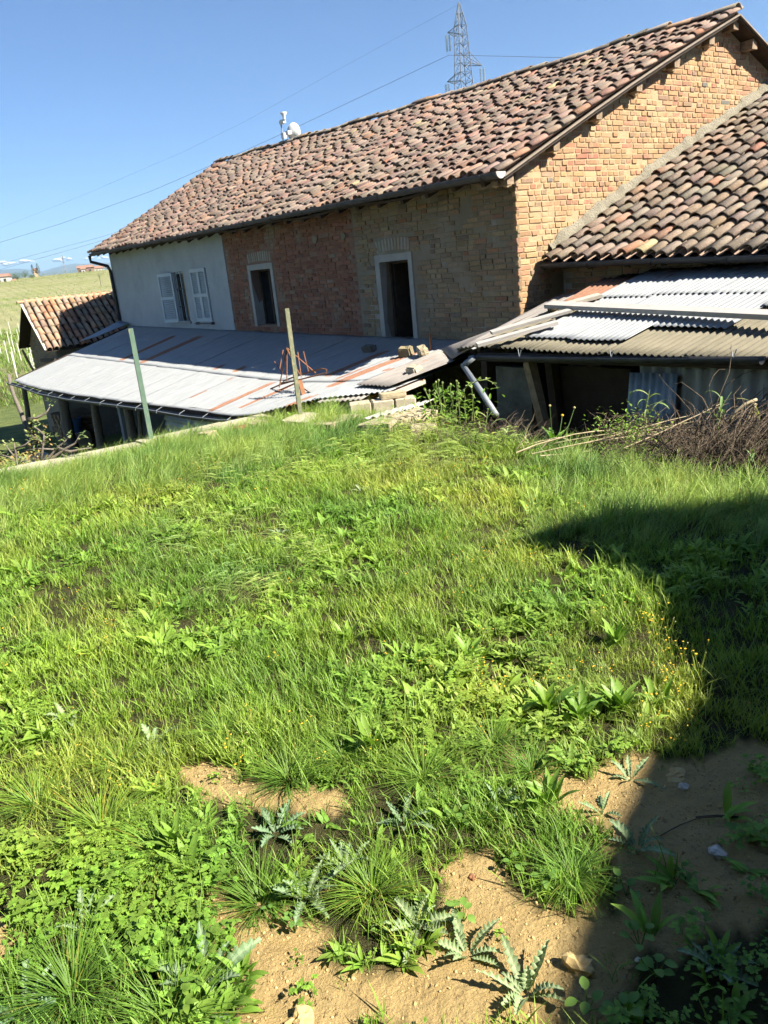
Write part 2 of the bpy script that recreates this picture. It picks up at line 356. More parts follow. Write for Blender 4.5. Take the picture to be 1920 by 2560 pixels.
PG = [(.335, .213, .115), (.33, .195, .11), (.315, .172, .107), (.355, .25, .142), (.27, .185, .12), (.33, .155, .098), (.16, .14, .12)]
WG = [40, 24, 14, 16, 10, 4, .8]
PF = [(.235, .17, .105), (.255, .19, .118), (.215, .16, .105), (.27, .205, .13), (.26, .145, .09), (.165, .13, .095)]
PR = [(.215, .10, .065), (.235, .115, .075), (.19, .09, .062), (.255, .135, .09), (.165, .09, .068), (.22, .16, .12)]
gi = []
gholes = [hu(1527, 481, 0), hu(1434, 527, 0), hu(1436, 538, 0), hu(1600, 560, 0)]
def rake(v): return 2.71 + .433 * v if v < 4.85 else 4.81 - .433 * (v - 4.85)
row = 0; z = .12
while z < 4.8:
    v = -.02 + random.uniform(0, .06) * (row % 2); stretch_row = random.random() < .16
    while v < 8.2:
        st = stretch_row or random.random() < .14 or (v < .2 and random.random() < .75)
        L = .247 if st else .124
        c = v + L / 2; zz = z + .006 * math.sin(c * 1.7 + row) + random.uniform(-.004, .004)
        barn = 1.45 + .356 * (c - .6)
        if zz < rake(c) - .05 - .07 * max(0, mnoise.noise(Vector((c * 3, 0, 5)))) and zz > (barn - .22 if c > .62 else .1) and random.random() > .012 \
           and not any(abs(h[0] - c) < L / 2 and abs(h[2] - zz) < CH / 2 for h in gholes):
            n = mnoise.noise(Vector((c * .9, zz * .9, 2))); col = vary(pick(PG, [w * (1 + (2.2 * n if i in (1, 2, 5) else -n * .8)) if 1 + (2.2 * n if i in (1, 2, 5) else -n * .8) > .1 else .5 for i, w in enumerate(WG)]), .16)
            yaw = random.gauss(0, .012); out = random.gauss(.003, .004) - (.02 if random.random() < .03 else 0)
            # local x (depth) points along +u, local y along v
            M = Matrix.Translation((c, -out, zz)) @ Matrix(((0, 1, 0, 0), (1, 0, 0, 0), (0, 0, 1, 0), (0, 0, 0, 1))) @ Matrix.Rotation(random.gauss(0, .014), 4, 'X') @ Matrix.Rotation(yaw, 4, 'Z')
            gi.append((0 if st else 1, M, col))
        v += L + random.uniform(.004, .014)
    row += 1; z += CH
gv = [(random.randrange(5) if k == 0 else 5 + random.randrange(6), M, c) for k, M, c in gi]
pieces('brick', STR + HDR, gv, gable, M_brick_o, M_brick_o if False else piece_mat('gable_brick', 'attr', **BR), 'brickwork', FM, 300)
fholes = [(hv(1069, 488, 0), .17, .1), (hv(1170, 515, 0), .1, .17), (hv(1140, 555, 0), .08, .13), (hv(1062, 635, 0), .1, .1), (hv(1163, 712, 0), .07, .11)]
fi = []; ri = []
row = 0; z = .16
while z < 3.0:
    for (a, b, items, pal, wts, lo_col) in ((.0, 4.0, fi, PF, [30, 26, 18, 16, 5, 5], 0), (4.06, 9.40, ri, PR, [30, 26, 20, 12, 8, 4], 0)):
        u = a + (.12 if row % 2 else 0.) + random.uniform(-.02, .02) if a > 0 else a - random.uniform(0, .02)
        while u < b - .06:
            st = random.random() < .72; L = .247 if st else .124
            if a == 0 and u < .02: st = bool(row % 2); L = .247 if st else .124
            c = u + L / 2; zz = z + .012 * math.sin(c * .8) + random.uniform(-.004, .004)
            hit = any(o[0] - .13 < c + L / 2 - .03 and o[1] + .13 > c - L / 2 + .03 and o[2] - .04 < zz and zz < o[3] + .15 for o in OPEN[:2])
            hit = hit or any(o[0] - .12 < c < o[1] + .12 and o[3] + .14 < zz < o[3] + .40 for o in OPEN[:2])
            hit = hit or any(abs(h[1] - c) < w + L / 2 - .06 and abs(h[2] - zz) < hh for h, w, hh in fholes) and a == 0
            if not hit and c + L / 2 < b + .05 and zz < zt(c) - .02:
                out = random.gauss(.003, .004) + (.012 * mnoise.noise(Vector((c * 2, zz * 3, 9))) if a == 0 else 0)
                M = Matrix.Translation((-out, c, zz)) @ Matrix.Rotation(random.gauss(0, .012), 4, 'X')
                items.append((random.randrange(5) if st else 5 + random.randrange(6), M, vary(pick(pal, wts), .15)))
            u += L + random.uniform(.004, .013)
    row += 1; z += CH
pieces('brick', STR + HDR, fi, brick_wall, M_brick_o, M_brick_j, 'brickwork', FM, 0)
pieces('brick', STR + HDR, ri, red_wall, M_brick_o, M_brick_j, 'brickwork', FM, 0)
# cement surrounds, soldier arches, window insides
for k, (u0, u1, z0, z1) in enumerate(OPEN[:2]):
    w = brick_wall if k == 0 else red_wall
    mb = MB(); m = .115
    mb.box((-.014, u0 - m, z0 - .03), (.30, u0, z1 + m), jit=.004); mb.box((-.014, u1, z0 - .03), (.30, u1 + m, z1 + m), jit=.004); mb.box((-.013, u0, z1), (.30, u1, z1 + m), jit=.003)
    tag(mb.build('window_surround', M_cement, house), 'grey cement band round the opening')
    n = 11; items = []
    for i in range(n):
        t = (i + .5) / n; c = lerp(u0 - .08, u1 + .08, t)
        items.append((random.randrange(3), Matrix.Translation((-.004, c, z1 + .245 + .03 * math.sin(math.pi * t))) @ Matrix.Rotation((t - .5) * -.35, 4, 'X'), vary((.30, .28, .24), .15)))
    pieces('arch_brick', SOL, items, w, M_brick_o, M_brick_j, 'arch', FM, 40)
    mb = MB()
    fr = .045
    mb.box((.20, u0, z0), (.25, u0 + fr, z1)); mb.box((.20, u1 - fr, z0), (.25, u1, z1)); mb.box((.20, u0 + fr, z1 - fr), (.25, u1 - fr, z1)); 
    if k: mb.box((.20, (u0 + u1) / 2 - .03, z0), (.25, (u0 + u1) / 2 + .03, z1 - fr))
    mb.build('window_frame', M_dark, house)  # frame and sash coloured dark to stand for the indoor shade
    if k == 0:
        mb = MB(); mb.box((.26, u1 - .06, z0), (.80, u1 - .02, z1 - .05)); mb.build('open_sash', M_dark, house)
    else:
        for a, b in ((u0 + fr, (u0 + u1) / 2 - .03), ((u0 + u1) / 2 + .03, u1 - fr)):
            mb = MB(); mb.box((.225, a, z0), (.23, b, z1 - fr)); mb.build('pane', pm('dark_glass', (.012, .014, .016), (.02, .022, .024), 3, .12, 0), house)
# cement patches on the red and grey wall
for px, py, w, h in ((787, 598, .13, .07), (858, 590, .10, .06)):
    q = hv(px, py, 0); mb = MB(); n = 9
    mb.prism([(q[1] + w * (1 + random.uniform(-.3, .3)) * math.cos(i * 6.283 / n) * .8, q[2] + h * (1 + random.uniform(-.3, .3)) * math.sin(i * 6.283 / n)) for i in range(n)], lambda p: (-.016, p[0], p[1]), lambda p: (.02, p[0], p[1]))
    mb.build('cement_patch', M_mortar_grey, house)
# shuttered window: frame, bars, sill, open leaf and the closed pair
u0, u1, z0, z1 = OPEN[2]
mb = MB(); mb.box((.05, u0, z0), (.10, u0 + .05, z1)); mb.box((.05, u1 - .05, z0), (.10, u1, z1)); mb.box((.05, u0 + .05, z1 - .05), (.10, u1 - .05, z1)); mb.box((.05, (u0 + u1) / 2 - .03, z0), (.1, (u0 + u1) / 2 + .03, z1 - .05)); mb.build('window_frame', M_shutter, house)
for a, b in ((u0 + .05, (u0 + u1) / 2 - .03), ((u0 + u1) / 2 + .03, u1 - .05)):
    mb = MB(); mb.box((.075, a, z0), (.08, b, z1 - .05)); mb.build('pane', bpy.data.materials['dark_glass'], house)
for i in range(4):
    mb = MB(); uu = lerp(u0 + .08, u1 - .08, i / 3); mb.tube([(.02, uu, z0), (.02, uu, z1)], .008, 5); mb.build('window_bar', M_iron, house)
for zz in (1.1, 1.55):
    mb = MB(); mb.tube([(.02, u0, zz), (.02, u1, zz)], .008, 5); mb.build('window_bar', M_iron, house)
mb = MB(); mb.box((-.07, u0 - .06, z0 - .06), (.05, u1 + .06, z0 - .005)); mb.build('window_sill', M_cement, house)
def shutter(M, w, h, parent):
    """louvred leaf in local x (width) and z; its slats are sub-parts"""
    mb = MB(); t = .035; e = .06
    for a, b in (((0, 0, 0), (e, t, h)), ((w - e, 0, 0), (w, t, h)), ((e, 0, 0), (w - e, t, .09)), ((e, 0, h - .08), (w - e, t, h)), ((e, 0, h * .47), (w - e, t, h * .47 + .08))): mb.box(a, b, M)
    leaf = mb.build('shutter', M_shutter, parent)
    sm = MB(); sm.beam((e - .005, t / 2, 0), (w - e + .005, t / 2, 0), .042, .008, up=(0, -.6, .8)); sme = bpy.data.meshes.new('slat'); setmesh(sme, sm.V, sm.F, [M_shutter])
    for lo, hi in ((.09, h * .47), (h * .47 + .08, h - .08)):
        n = int((hi - lo) / .05)
        for i in range(n): link('slat', sme, leaf, basis=M @ Matrix.Translation((0, 0, lo + (i + .5) * (hi - lo) / n)))
    return leaf
RU = Matrix(((0, 1, 0, 0), (1, 0, 0, 0), (0, 0, 1, 0), (0, 0, 0, 1)))     # local x -> u, local y -> v
def shM(u, v, z, ang): return Matrix.Translation((v, u, z)) @ Matrix.Rotation(ang, 4, 'Z') @ RU
lw = .46
shutter(shM(u1 + .02, -.05, z0 - .03, rad(14)), .66, 1.30, house)
shutter(shM(10.60, -.055, .70, 0), lw, 1.30, house); shutter(shM(10.60 + lw + .01, -.055, .70, 0), lw, 1.30, house)
mb = MB(); mb.tube([(-.10, 10.5, .66), (-.10, 11.6, .66)], .014, 5); mb.box((-.10, 10.55, .63), (-.01, 10.59, .69)); mb.box((-.10, 11.5, .63), (-.01, 11.54, .69)); mb.build('shutter_bar', M_iron, house)
# roof: deck, pans, cover tiles, ridge, purlins, boards
US = np.linspace(-.26, LU + .22, 60)
mb = MB(); V = []; F = []
for u in US:
    for t in (0, .25, .5, .75, 1.): V.append(roofpt(u, t, -.03))
    for t in (0, .25, .5, .75, 1.): V.append(roofpt(u, t, -.07))
for i in range(len(US) - 1):
    for j in range(4):
        a = i * 10 + j; F.append((a, a + 10, a + 11, a + 1)); a += 5; F.append((a, a + 1, a + 11, a + 10))
    a = i * 10; F.append((a, a + 5, a + 15, a + 10))
F.append((0, 1, 6, 5)); F.append((1, 2, 7, 6)); F.append((2, 3, 8, 7)); F.append((3, 4, 9, 8))
mb.add(V, F); roof = mb.build('roof', M_dark, house)
mb = MB(); V = []; F = []
for u in US[::3]:
    for t in (0, .5, 1.): V.append(rearpt(u, t, -.03))
    for t in (0, .5, 1.): V.append(rearpt(u, t, -.06))
n6 = len(US[::3])
for i in range(n6 - 1):
    for j in (0, 1): a = i * 6 + j; F.append((a, a + 6, a + 7, a + 1)); F.append((a + 3, a + 4, a + 10, a + 9))
F += [(0, 1, 4, 3), (1, 2, 5, 4)]
mb.add(V, F); rear_roof = mb.build('rear_roof', M_dark, house)
def pan_sheet(fn, ua, ub, pitch, parent, name='pan_tiles', nt_=12, amp=.028):
    n = int((ub - ua) / pitch * 6); V = []; F = []
    for i in range(n + 1):
        u = lerp(ua, ub, i / n); c = math.cos(2 * math.pi * (u - ua) / pitch)
        for j in range(nt_ + 1): V.append(fn(u, j / nt_, .012 + amp * c))
    w = nt_ + 1; F = [(i * w + j, (i + 1) * w + j, (i + 1) * w + j + 1, i * w + j + 1) for i in range(n) for j in range(nt_)]
    mb = MB(); mb.add(V, F); o = mb.build(name, M_pan, parent, smooth=True); return tag(o, kind='stuff')
def tile_variants(n, L=.46, r0=.090, r1=.066, seg=7):
    out = []
    for k in range(n):
        mb = MB(); th = .013; a0 = random.uniform(-.03, .03); flat = random.uniform(.80, .95)
        def arc(y, r, s=0.): return [(r * math.cos(math.pi * j / seg), y + random.uniform(-.006, .006), r * flat * math.sin(math.pi * j / seg) + s) for j in range(seg + 1)]
        w = random.uniform(.94, 1.06)
        A = arc(-L / 2, r0 * w); B = arc(L / 2, r1 * w); A2 = arc(-L / 2, r0 * w - th); B2 = arc(L / 2, r1 * w - th)
        V = A + B + A2 + B2; s = seg + 1; F = []
        for j in range(seg):
            F += [(j, j + 1, s + j + 1, s + j), (2 * s + j + 1, 2 * s + j, 3 * s + j, 3 * s + j + 1), (j + 1, j, 2 * s + j, 2 * s + j + 1)]
        F += [(0, s, 3 * s, 2 * s), (seg, 2 * s + seg, 3 * s + seg, s + seg)]
        mb.add(V, F); out.append(variant('roof_tile', mb, True))
    return out
TILES = tile_variants(7)
PT = [(.32, .20, .15), (.335, .23, .18), (.295, .22, .17), (.35, .215, .155), (.27, .195, .155), (.40, .205, .13), (.44, .35, .2)]
def lay_tiles(fn, ua, ub, pitch, slope_len, expo, pal, wts, jit_t=.10, lift=.035, ulist=None):
    items = []; nc = int(round((ub - ua) / pitch))
    for i in range(nc + 1):
        u = ua + i * pitch; off = random.uniform(0, .5) * 0 + random.gauss(0, .02); s = -.06 + off
        while s < slope_len - .25:
            L = expo * random.uniform(.80, 1.12)
            c = s + .23 + random.gauss(0, .012); uu = u + random.gauss(0, .008)
            p = fn(uu, c / slope_len, lift + random.uniform(0, .014)); q = fn(uu, (c + .1) / slope_len, lift)
            y = q - fn(uu, c / slope_len, lift); y = y / np.linalg.norm(y); x = np.array([0., 1., 0.]); zv = np.cross(x, y)
            if zv[2] < 0: zv = -zv; x = -x
            M = frame3(x, y, zv, p) @ Matrix.Rotation(random.gauss(0, .035), 4, 'Z') @ Matrix.Rotation(random.gauss(-.068, .02), 4, 'X')
            items.append((random.randrange(len(TILES)), M, vary(pick(pal, wts), .18))); s += L
    return items
pan_sheet(roofpt, -.26, LU + .18, .20, roof)
SL = math.hypot(5.35, 2.3)
titems = lay_tiles(roofpt, -.19, LU + .13, .20, SL, .335, PT, [24, 24, 24, 10, 14, 4, 1.2])
pieces('roof_tile', TILES, titems, roof, M_tile_o, M_tile_j, 'tile_field', FM, 300, True)
ritems = []
for (ia, uu) in ((0, -.14), (1, .06), (2, .26), (3, .46)):
    for k in range(15):
        t = (k + .5) / 16; p = rearpt(uu, t, .035); y = rearpt(uu, t - .02, 0) - rearpt(uu, t, 0); y /= np.linalg.norm(y); x = np.array([0, 1., 0]); zv = np.cross(x, y)
        if zv[2] < 0: zv = -zv; x = -x
        ritems.append((random.randrange(7), frame3(x, y, zv, p) @ Matrix.Rotation(-.03, 4, 'X'), vary(pick(PT, [24, 24, 24, 10, 14, 4, 1]), .15)))
pieces('roof_tile', TILES, ritems, rear_roof, M_tile_o, M_tile_j, 'tile_field', FM, 60, True)
rg = []; u = .0
while u < LU + .2:
    p = roofpt(u, 1., .06); p[2] += .02 + random.uniform(-.01, .012)
    rg.append((random.randrange(7), Matrix.Translation(p) @ Matrix.Rotation(random.gauss(0, .04), 4, 'Z') @ Matrix.Rotation(random.gauss(.03, .02), 4, 'X') @ Matrix.Scale(1.18, 4), vary(pick([(.14, .12, .10), (.2, .16, .13), (.34, .2, .12), (.24, .21, .17)], [6, 5, 1.6, 3]), .15))); u += random.uniform(.36, .42)
pieces('ridge_tile', TILES, rg, roof, M_tile_o, M_tile_j, 'ridge_tiles', FM, 80, True)
# verge board, purlin ends, mortar lumps
M_verge = pm('verge_timber', (.19, .155, .125), (.28, .235, .19), 10, .9, .4, 50, .004)
mb = MB()
for k in range(6): mb.beam(roofpt(-.27, k / 6, -.02), roofpt(-.27, (k + 1) / 6, -.02), .018, .05, up=(0, 1, 0))
mb.build('verge_board', M_verge, house)
mb = MB(); mb.beam(rearpt(-.27, 0, -.02), rearpt(-.27, 1, -.02), .018, .05, up=(0, 1, 0)); mb.build('verge_board', M_verge, house)
for t in (.03, .20, .37, .54, .71, .88):
    p = roofpt(0, t, -.145); mb = MB(); mb.box((p[0] - .065, -.19, p[2] - .065), (p[0] + .065, .44, p[2] + .065), jit=.008); mb.build('purlin', M_wood, house)
    mb = MB(); mb.rock((p[0] + .11, -.02, p[2] - .02), (.10, .05, .07), .5, 2); mb.rock((p[0] - .10, -.015, p[2] - .03), (.07, .04, .06), .5, 1); mb.build('mortar_lump', M_mortar, house)
for t in (.12, .32, .52, .75):
    p = rearpt(0, t, -.12); mb = MB(); mb.box((p[0] - .07, -.22, p[2] - .07), (p[0] + .07, .44, p[2] + .07), jit=.008); mb.build('purlin', M_wood, house)
mb = MB(); p = roofpt(0, 1, -.13); mb.box((p[0] - .07, -.2, p[2] - .08), (p[0] + .07, .44, p[2] + .05)); mb.build('ridge_beam', M_wood, house)
# rafters under the front eave
for i in range(30):
    u = .15 + i * .6; a = roofpt(u, .0, -.10); b = roofpt(u, .14, -.10); mb = MB(); mb.beam(a, b, .07, .06); mb.build('rafter', M_dark, house)
# gutter
def half_gutter(pts, r, n=7, th=.004):
    mb = MB(); V = []; 
    for (v, u, z) in pts:
        for rr in (r, r - th):
            for j in range(n + 1):
                a = math.pi * j / n; V.append((v - rr * math.cos(a), u, z - rr * math.sin(a)))
    w = 2 * (n + 1); F = []
    for i in range(len(pts) - 1):
        for j in range(n):
            F.append((i * w + j, i * w + j + 1, (i + 1) * w + j + 1, (i + 1) * w + j)); F.append((i * w + n + 1 + j + 1, i * w + n + 1 + j, (i + 1) * w + n + 1 + j, (i + 1) * w + n + 2 + j))
        F.append((i * w, (i + 1) * w, (i + 1) * w + n + 1, i * w + n + 1)); F.append((i * w + n, i * w + 2 * n + 1, (i + 1) * w + 2 * n + 1, (i + 1) * w + n))
    mb.add(V, F); return mb
gp = [hv(px, py, -.60) for px, py in ((1250, 436), (1064, 470), (840, 514), (600, 562), (420, 598), (228, 637))]
gut = half_gutter([(-.60, p[1], p[2] + .03) for p in gp], .075).build('gutter', M_gut, house, smooth=True)
p = gp[0]; mb = MB(); mb.prism([(-.60 - .085 * math.cos(math.pi * j / 8), p[2] + .035 - .085 * math.sin(math.pi * j / 8)) for j in range(9)], lambda q: (q[0], p[1] - .02, q[1]), lambda q: (q[0], p[1] - .005, q[1])); mb.build('gutter_end', M_gutpale, house)
for i in range(16):
    u = lerp(gp[0][1] + .3, gp[-1][1] - .3, i / 15); zz = np.interp(u, [g[1] for g in gp], [g[2] for g in gp]) + .03
    mb = MB(); mb.tube([(-.60 - .079 * math.cos(math.pi * j / 8), u, zz - .079 * math.sin(math.pi * j / 8)) for j in range(9)] + [(-.45, u, zz + .05)], .007, 4); mb.build('gutter_bracket', M_gut, house)
ds = [(-.60, LU + .05, 2.80), (-.60, LU + .05, 2.62), (-.10, LU + .03, 2.45), (-.07, LU - .02, 2.30), (-.07, LU - .02, .55)]
mb = MB(); mb.tube(ds, .05, 8); mb.build('downspout', M_gutdark, house, smooth=True)
# dish aerial on the ridge
aer = thing('radio_antenna', 'white dish antenna on a thin mast above the roof ridge', 'antenna', hv(709, 362, 4.6), FM)
B = hv(709, 362, 4.6); T = hv(701, 305, 4.6)
T[0] = B[0]; k_ = (T[2] - B[2])
mb = MB(); mb.tube([B - np.array([0, 0, .25]), (B[0], B[1], T[2] + .05)], .022, 6); mb.build('mast', M_zinc, aer)
dc = hv(732, 331, 4.6); n_ = Vector((.95, .28, .1)).normalized(); Rm = Matrix.Translation(dc) @ n_.to_track_quat('Z', 'Y').to_matrix().to_4x4()
mb = MB(); mb.lathe([(.02, -.11), (.13, -.085), (.21, -.025), (.26, .05), (.255, .055), (.21, .0), (.10, -.06), (.01, -.075)], Rm, 20); mb.build('dish', M_white, aer, smooth=True)
mb = MB(); mb.box((-.05, -.05, -.26), (.05, .05, -.10), Rm); mb.build('radio_box', M_white, aer)
mb = MB(); mb.beam((B[0], B[1], dc[2] + .02), (B[0], B[1] - .16, dc[2]), .1, .16); mb.build('bracket', M_white, aer)
mb = MB(); mb.beam((B[0], B[1] + .03, T[2] - .02), (B[0], B[1] - .22, T[2] - .02), .09, .1); mb.build('bracket', M_white, aer)
mb = MB(); mb.lathe([(.045, 0), (.045, .10), (.105, .17), (.10, .19), (.0, .2)], Matrix.Translation((B[0], B[1] - .22, T[2] + .02)), 14); mb.build('horn_antenna', M_white, aer, smooth=True)
mb = MB(); mb.tube([(B[0] - .05, B[1] - .1, dc[2] - .1)] + [(B[0] - .05, B[1] - .10 + .14 * math.sin(a), dc[2] - .27 + .16 * math.cos(a)) for a in np.linspace(.2, 5.6, 12)], .012, 5); mb.build('cable', M_white, aer)
# ------------------------------------------------------------------ barn against the gable
def barnpt(u, t, h=0.):
    v, z = lerp(.50, 7.6, t), lerp(1.45 + .03 * u, 4.36 + .02 * u, t)
    z += .03 * math.sin(u * 1.1 + t * 5) * math.sin(math.pi * t); return np.array([v - h * .38, u, z + h * .925])
barn = thing('brick_barn', 'low brick barn with mossy clay tile roof butting the sunlit gable', 'barn', (.6, -3., -1.), FM)
mb = MB(); mb.box((.85, -7.5, -1.2), (1.2, -.06, 1.52)); bw = mb.build('wall', M_mortar_grey, barn)
bi = []; z = .7; row = 0
while z < 1.44:
    u = -.10 - (.12 if row % 2 else 0)
    while u > -5.2:
        L = .247 if random.random() < .75 else .124
        bi.append((random.randrange(5) if L > .2 else 5 + random.randrange(6), Matrix.Translation((.84 - random.gauss(.003, .004), u - L / 2, z + random.uniform(-.004, .004))), vary(pick(PF, [20, 20, 20, 10, 10, 6]), .15))); u -= L + random.uniform(.004, .014)
    row += 1; z += CH
pieces('brick', STR + HDR, bi, bw, M_brick_o, M_brick_j, 'brickwork', FM, 120)
mb = MB(); V = []; F = []
UB = np.linspace(-.02, -7.4, 12)
for u in UB: V += [barnpt(u, 0, -.02), barnpt(u, 1, -.02), barnpt(u, 0, -.06), barnpt(u, 1, -.06)]
for i in range(len(UB) - 1): a = i * 4; F += [(a, a + 1, a + 5, a + 4), (a + 2, a + 6, a + 7, a + 3), (a, a + 4, a + 6, a + 2)]
F += [(0, 2, 3, 1)]
mb.add(V, F); broof = mb.build('roof', M_dark, barn)
pan_sheet(barnpt, -6.4, -.05, .21, broof)
PB = [(.25, .18, .13), (.275, .205, .155), (.235, .19, .148), (.285, .195, .135), (.215, .178, .142), (.36, .175, .11), (.40, .32, .19)]
bt = lay_tiles(barnpt, -6.25, -.12, .21, math.hypot(7.1, 2.91), .36, PB, [22, 24, 26, 9, 18, 2.5, 1.2], lift=.04)
pieces('roof_tile', TILES, bt, broof, M_tile_o, M_tile_j, 'tile_field', FM, 300, True)
# mortar flashing along the gable: a lumpy strip
mb = MB(); V = []; F = []; n = 90
for i in range(n + 1):
    t = i / n; v = lerp(.62, 6.6, t); z = barnpt(0, (v - .50) / 7.1, .07)[2] + .02
    a = mnoise.noise(Vector((v * 2.2, 3, 0))); b = mnoise.noise(Vector((v * 5, 8, 0)))
    c_ = mnoise.noise(Vector((v * 13, 1, 4))); wv = .12 + .06 * a + .03 * b + .02 * c_; hz_ = .15 + .07 * b + .06 * a + .03 * c_
    V += [(v, -.012, z + hz_), (v - .01, -.05 - .02 * a, z + hz_ * .6 + .02 * b), (v, -wv * .6, z + .06 + .025 * a), (v, -wv, z - .02), (v, -.012, z - .08)]
for i in range(n):
    for j in range(4): a = i * 5 + j; F.append((a, a + 1, a + 6, a + 5))
mb.add(V, F); mb.build('mortar_flashing', M_flash, barn, smooth=True)
half_gutter([(.42, -.06, 1.43), (.42, -2.0, 1.38), (.42, -4., 1.30), (.42, -7., 1.2)], .075).build('gutter', M_gutdark, barn, smooth=True)
for u in (-.9, -1.9, -2.9, -3.9):
    mb = MB(); mb.tube([(.42 - .079 * math.cos(math.pi * j / 8), u, 1.42 + .03 * u - .079 * math.sin(math.pi * j / 8)) for j in range(9)] + [(.58, u, 1.48 + .03 * u)], .007, 4); mb.build('gutter_bracket', M_gutdark, barn)
for u in np.arange(-.3, -6, -.55): mb = MB(); mb.beam(barnpt(u, 0.0, -.09), barnpt(u, .1, -.09), .07, .06); mb.build('rafter', M_dark, barn)

# ------------------------------------------------------------------ corrugated sheets
def sheet(name, A, B, Cc, D, mat, parent, pitch=.076, amp=.009, nv=10, th=.0025, rust=None, per=8):
    """A,B: the two ends of the lower edge, Cc,D: of the upper edge above A and B. Waves run from lower to upper edge"""
    A, B, Cc, D = (np.array(x, float) for x in (A, B, Cc, D)); W = np.linalg.norm(B - A); n = max(6, int(round(W / pitch * per)))
    nrm = np.cross(B - A, Cc - A); nrm /= np.linalg.norm(nrm); nrm = nrm if nrm[2] > 0 else -nrm
    if abs(nrm[2]) < .2 and nrm[0] > 0: nrm = -nrm
    V = []; F = []; Cl = []
    ph = random.uniform(0, 6)
    for side in (0, 1):
        for i in range(n + 1):
            s = i / n
            for j in range(nv + 1):
                t = j / nv; p = lerp(lerp(A, B, s), lerp(Cc, D, s), t)
                p = p + nrm * (amp * math.sin(2 * math.pi * W * s / pitch) - side * th + .004 * math.sin(3 * t + ph + 4 * s))
                V.append(p); Cl.append((rust(p),) * 3 if rust else (0, 0, 0))
    w = nv + 1; o = (n + 1) * w
    for i in range(n):
        for j in range(nv):
            a = i * w + j; F.append((a, a + w, a + w + 1, a + 1)); F.append((o + a, o + a + 1, o + a + w + 1, o + a + w))
        F.append((i * w, o + i * w, o + (i + 1) * w, (i + 1) * w)); F.append((i * w + nv, (i + 1) * w + nv, o + (i + 1) * w + nv, o + i * w + nv))
    for j in range(nv): F.append((j, j + 1, o + j + 1, o + j)); a = n * w + j; F.append((a, o + a, o + a + 1, a + 1))
    mb = MB(); mb.add(V, F, Cl); o_ = mb.build(name, mat, parent, FM if parent is None else None, True, True)
    return o_
# ------------------------------------------------------------------ long tin porch roof in front of the house
def tinz(u, v): return .36 + .0125 * u + float(np.interp(u, [1, 2.4, 4, 17.3], [.13, .195, .225, .3])) * v
def tp(u, v, h=0.): return np.array([v, u, tinz(u, v) + h])
porch = thing('tin_porch', 'long low porch roofed with pale corrugated tin along the house front', 'porch', (-2., 9., -3.), FM)
LOWV = ([.16, .8, 1.73, 3.97, 5.18, 7.07, 10.14, 13.39, 17.4], [-2.36, -2.8, -3.50, -3.41, -3.48, -3.6, -3.76, -3.85, -3.77])
bands = [(12.08, .17, -.35, -2.08), (10.56, .20, -.25, -2.08), (2.42, .12, -.5, -1.9), (1.60, .12, -.55, -2.35), (3.6, .10, -2.05, -3.4), (2.9, .05, -2.1, -3.2), (6.48, .10, -1.55, -2.0), (5.57, .10, -1.55, -2.0), (5.2, .06, -2.05, -2.3), (5.12, .05, -2.6, -3.1), (1.35, .09, -2.6, -3.2), (1.15, .06, -1.4, -1.7), (1.95, .05, -1.3, -2.0)]
def rustf(p):
    v, u = p[0], p[1]; r = 0.
    for bu, bw_, a, b in bands:
        if b - .05 < v < a + .05 and abs(u - bu) < bw_ * 1.15:
            k = .68 if abs(u - bu) < bw_ else .45
            e = min(1, (a + .05 - v) / .3, (v - b + .05) / .06); r = max(r, k * max(0, min(1, e)))
    return r
u = .12; k = 0
while u < 16.6:
    w = .836; ub = u + w + .076
    du = .01 * (k % 2); h = .0035 * (k % 2)
    sheet('roof_sheet', tp(u, -2.12, .013 + h), tp(ub, -2.12, .013 + h), tp(u, -.015, .012 + h), tp(ub, -.015, .012 + h), M_tin, porch, nv=22, rust=rustf)
    la, lb = (np.interp(x, *LOWV) + random.uniform(-.02, .02) for x in (u, ub))
    if la < -2.2 or lb < -2.3: sheet('roof_sheet', tp(u, min(la, -2.1), h), tp(ub, lb, h), tp(u, -2.02, .002 + h), tp(ub, -2.02, .002 + h), M_tin, porch, nv=20, rust=rustf)
    u += w; k += 1
# small loose sheet where porch, shed and house meet
sheet('roof_sheet', tp(17.0, -1.15, .16), tp(18.3, -1.35, .06), tp(16.9, -.08, .12), tp(17.75, -.08, .2), M_bluesheet, porch, nv=6)
# eave beam, wire-hung gutter
UL = np.array([17.45, 15, 13, 10.4, 8, 6, 4.3, 2.8, 1.9])
pts = [(np.interp(x, *LOWV) - .06, x, tinz(x, np.interp(x, *LOWV)) - .07 - .02 * math.sin(x * 2)) for x in UL]
half_gutter(pts[::-1], .07).build('gutter', M_gut, porch, smooth=True)
for x in np.arange(2.6, 17.3, .95):
    lv = np.interp(x, *LOWV); zz = tinz(x, lv) - .075; mb = MB()
    mb.tube([(lv + .10, x + .1, zz + .08), (lv - .13, x, zz + .02), (lv - .15, x - .02, zz - .03)], .005, 4); mb.build('gutter_hook', M_zinc, porch)
mb = MB(); mb.tube([(p[0] - .085, p[1], p[2] + .005) for p in pts], .008, 4); mb.build('gutter_wire', M_zinc, porch)
for x0, x1 in ((17.3, 13.2), (13.2, 9.5), (9.5, 6), (6, 2.4)):
    mb = MB(); a, b = (np.array(tp(x, np.interp(x, *LOWV) + .18, -.09)) for x in (x0, x1)); mb.beam(a, b, .1, .13, jit=.01); mb.build('eave_beam', M_dark, porch)
for x in np.arange(1.2, 17.3, 1.15):
    lv = np.interp(x, *LOWV); mb = MB(); mb.beam(tp(x, lv + .12, -.05), tp(x, -.02, -.05), .06, .07); mb.build('rafter', M_dark, porch)
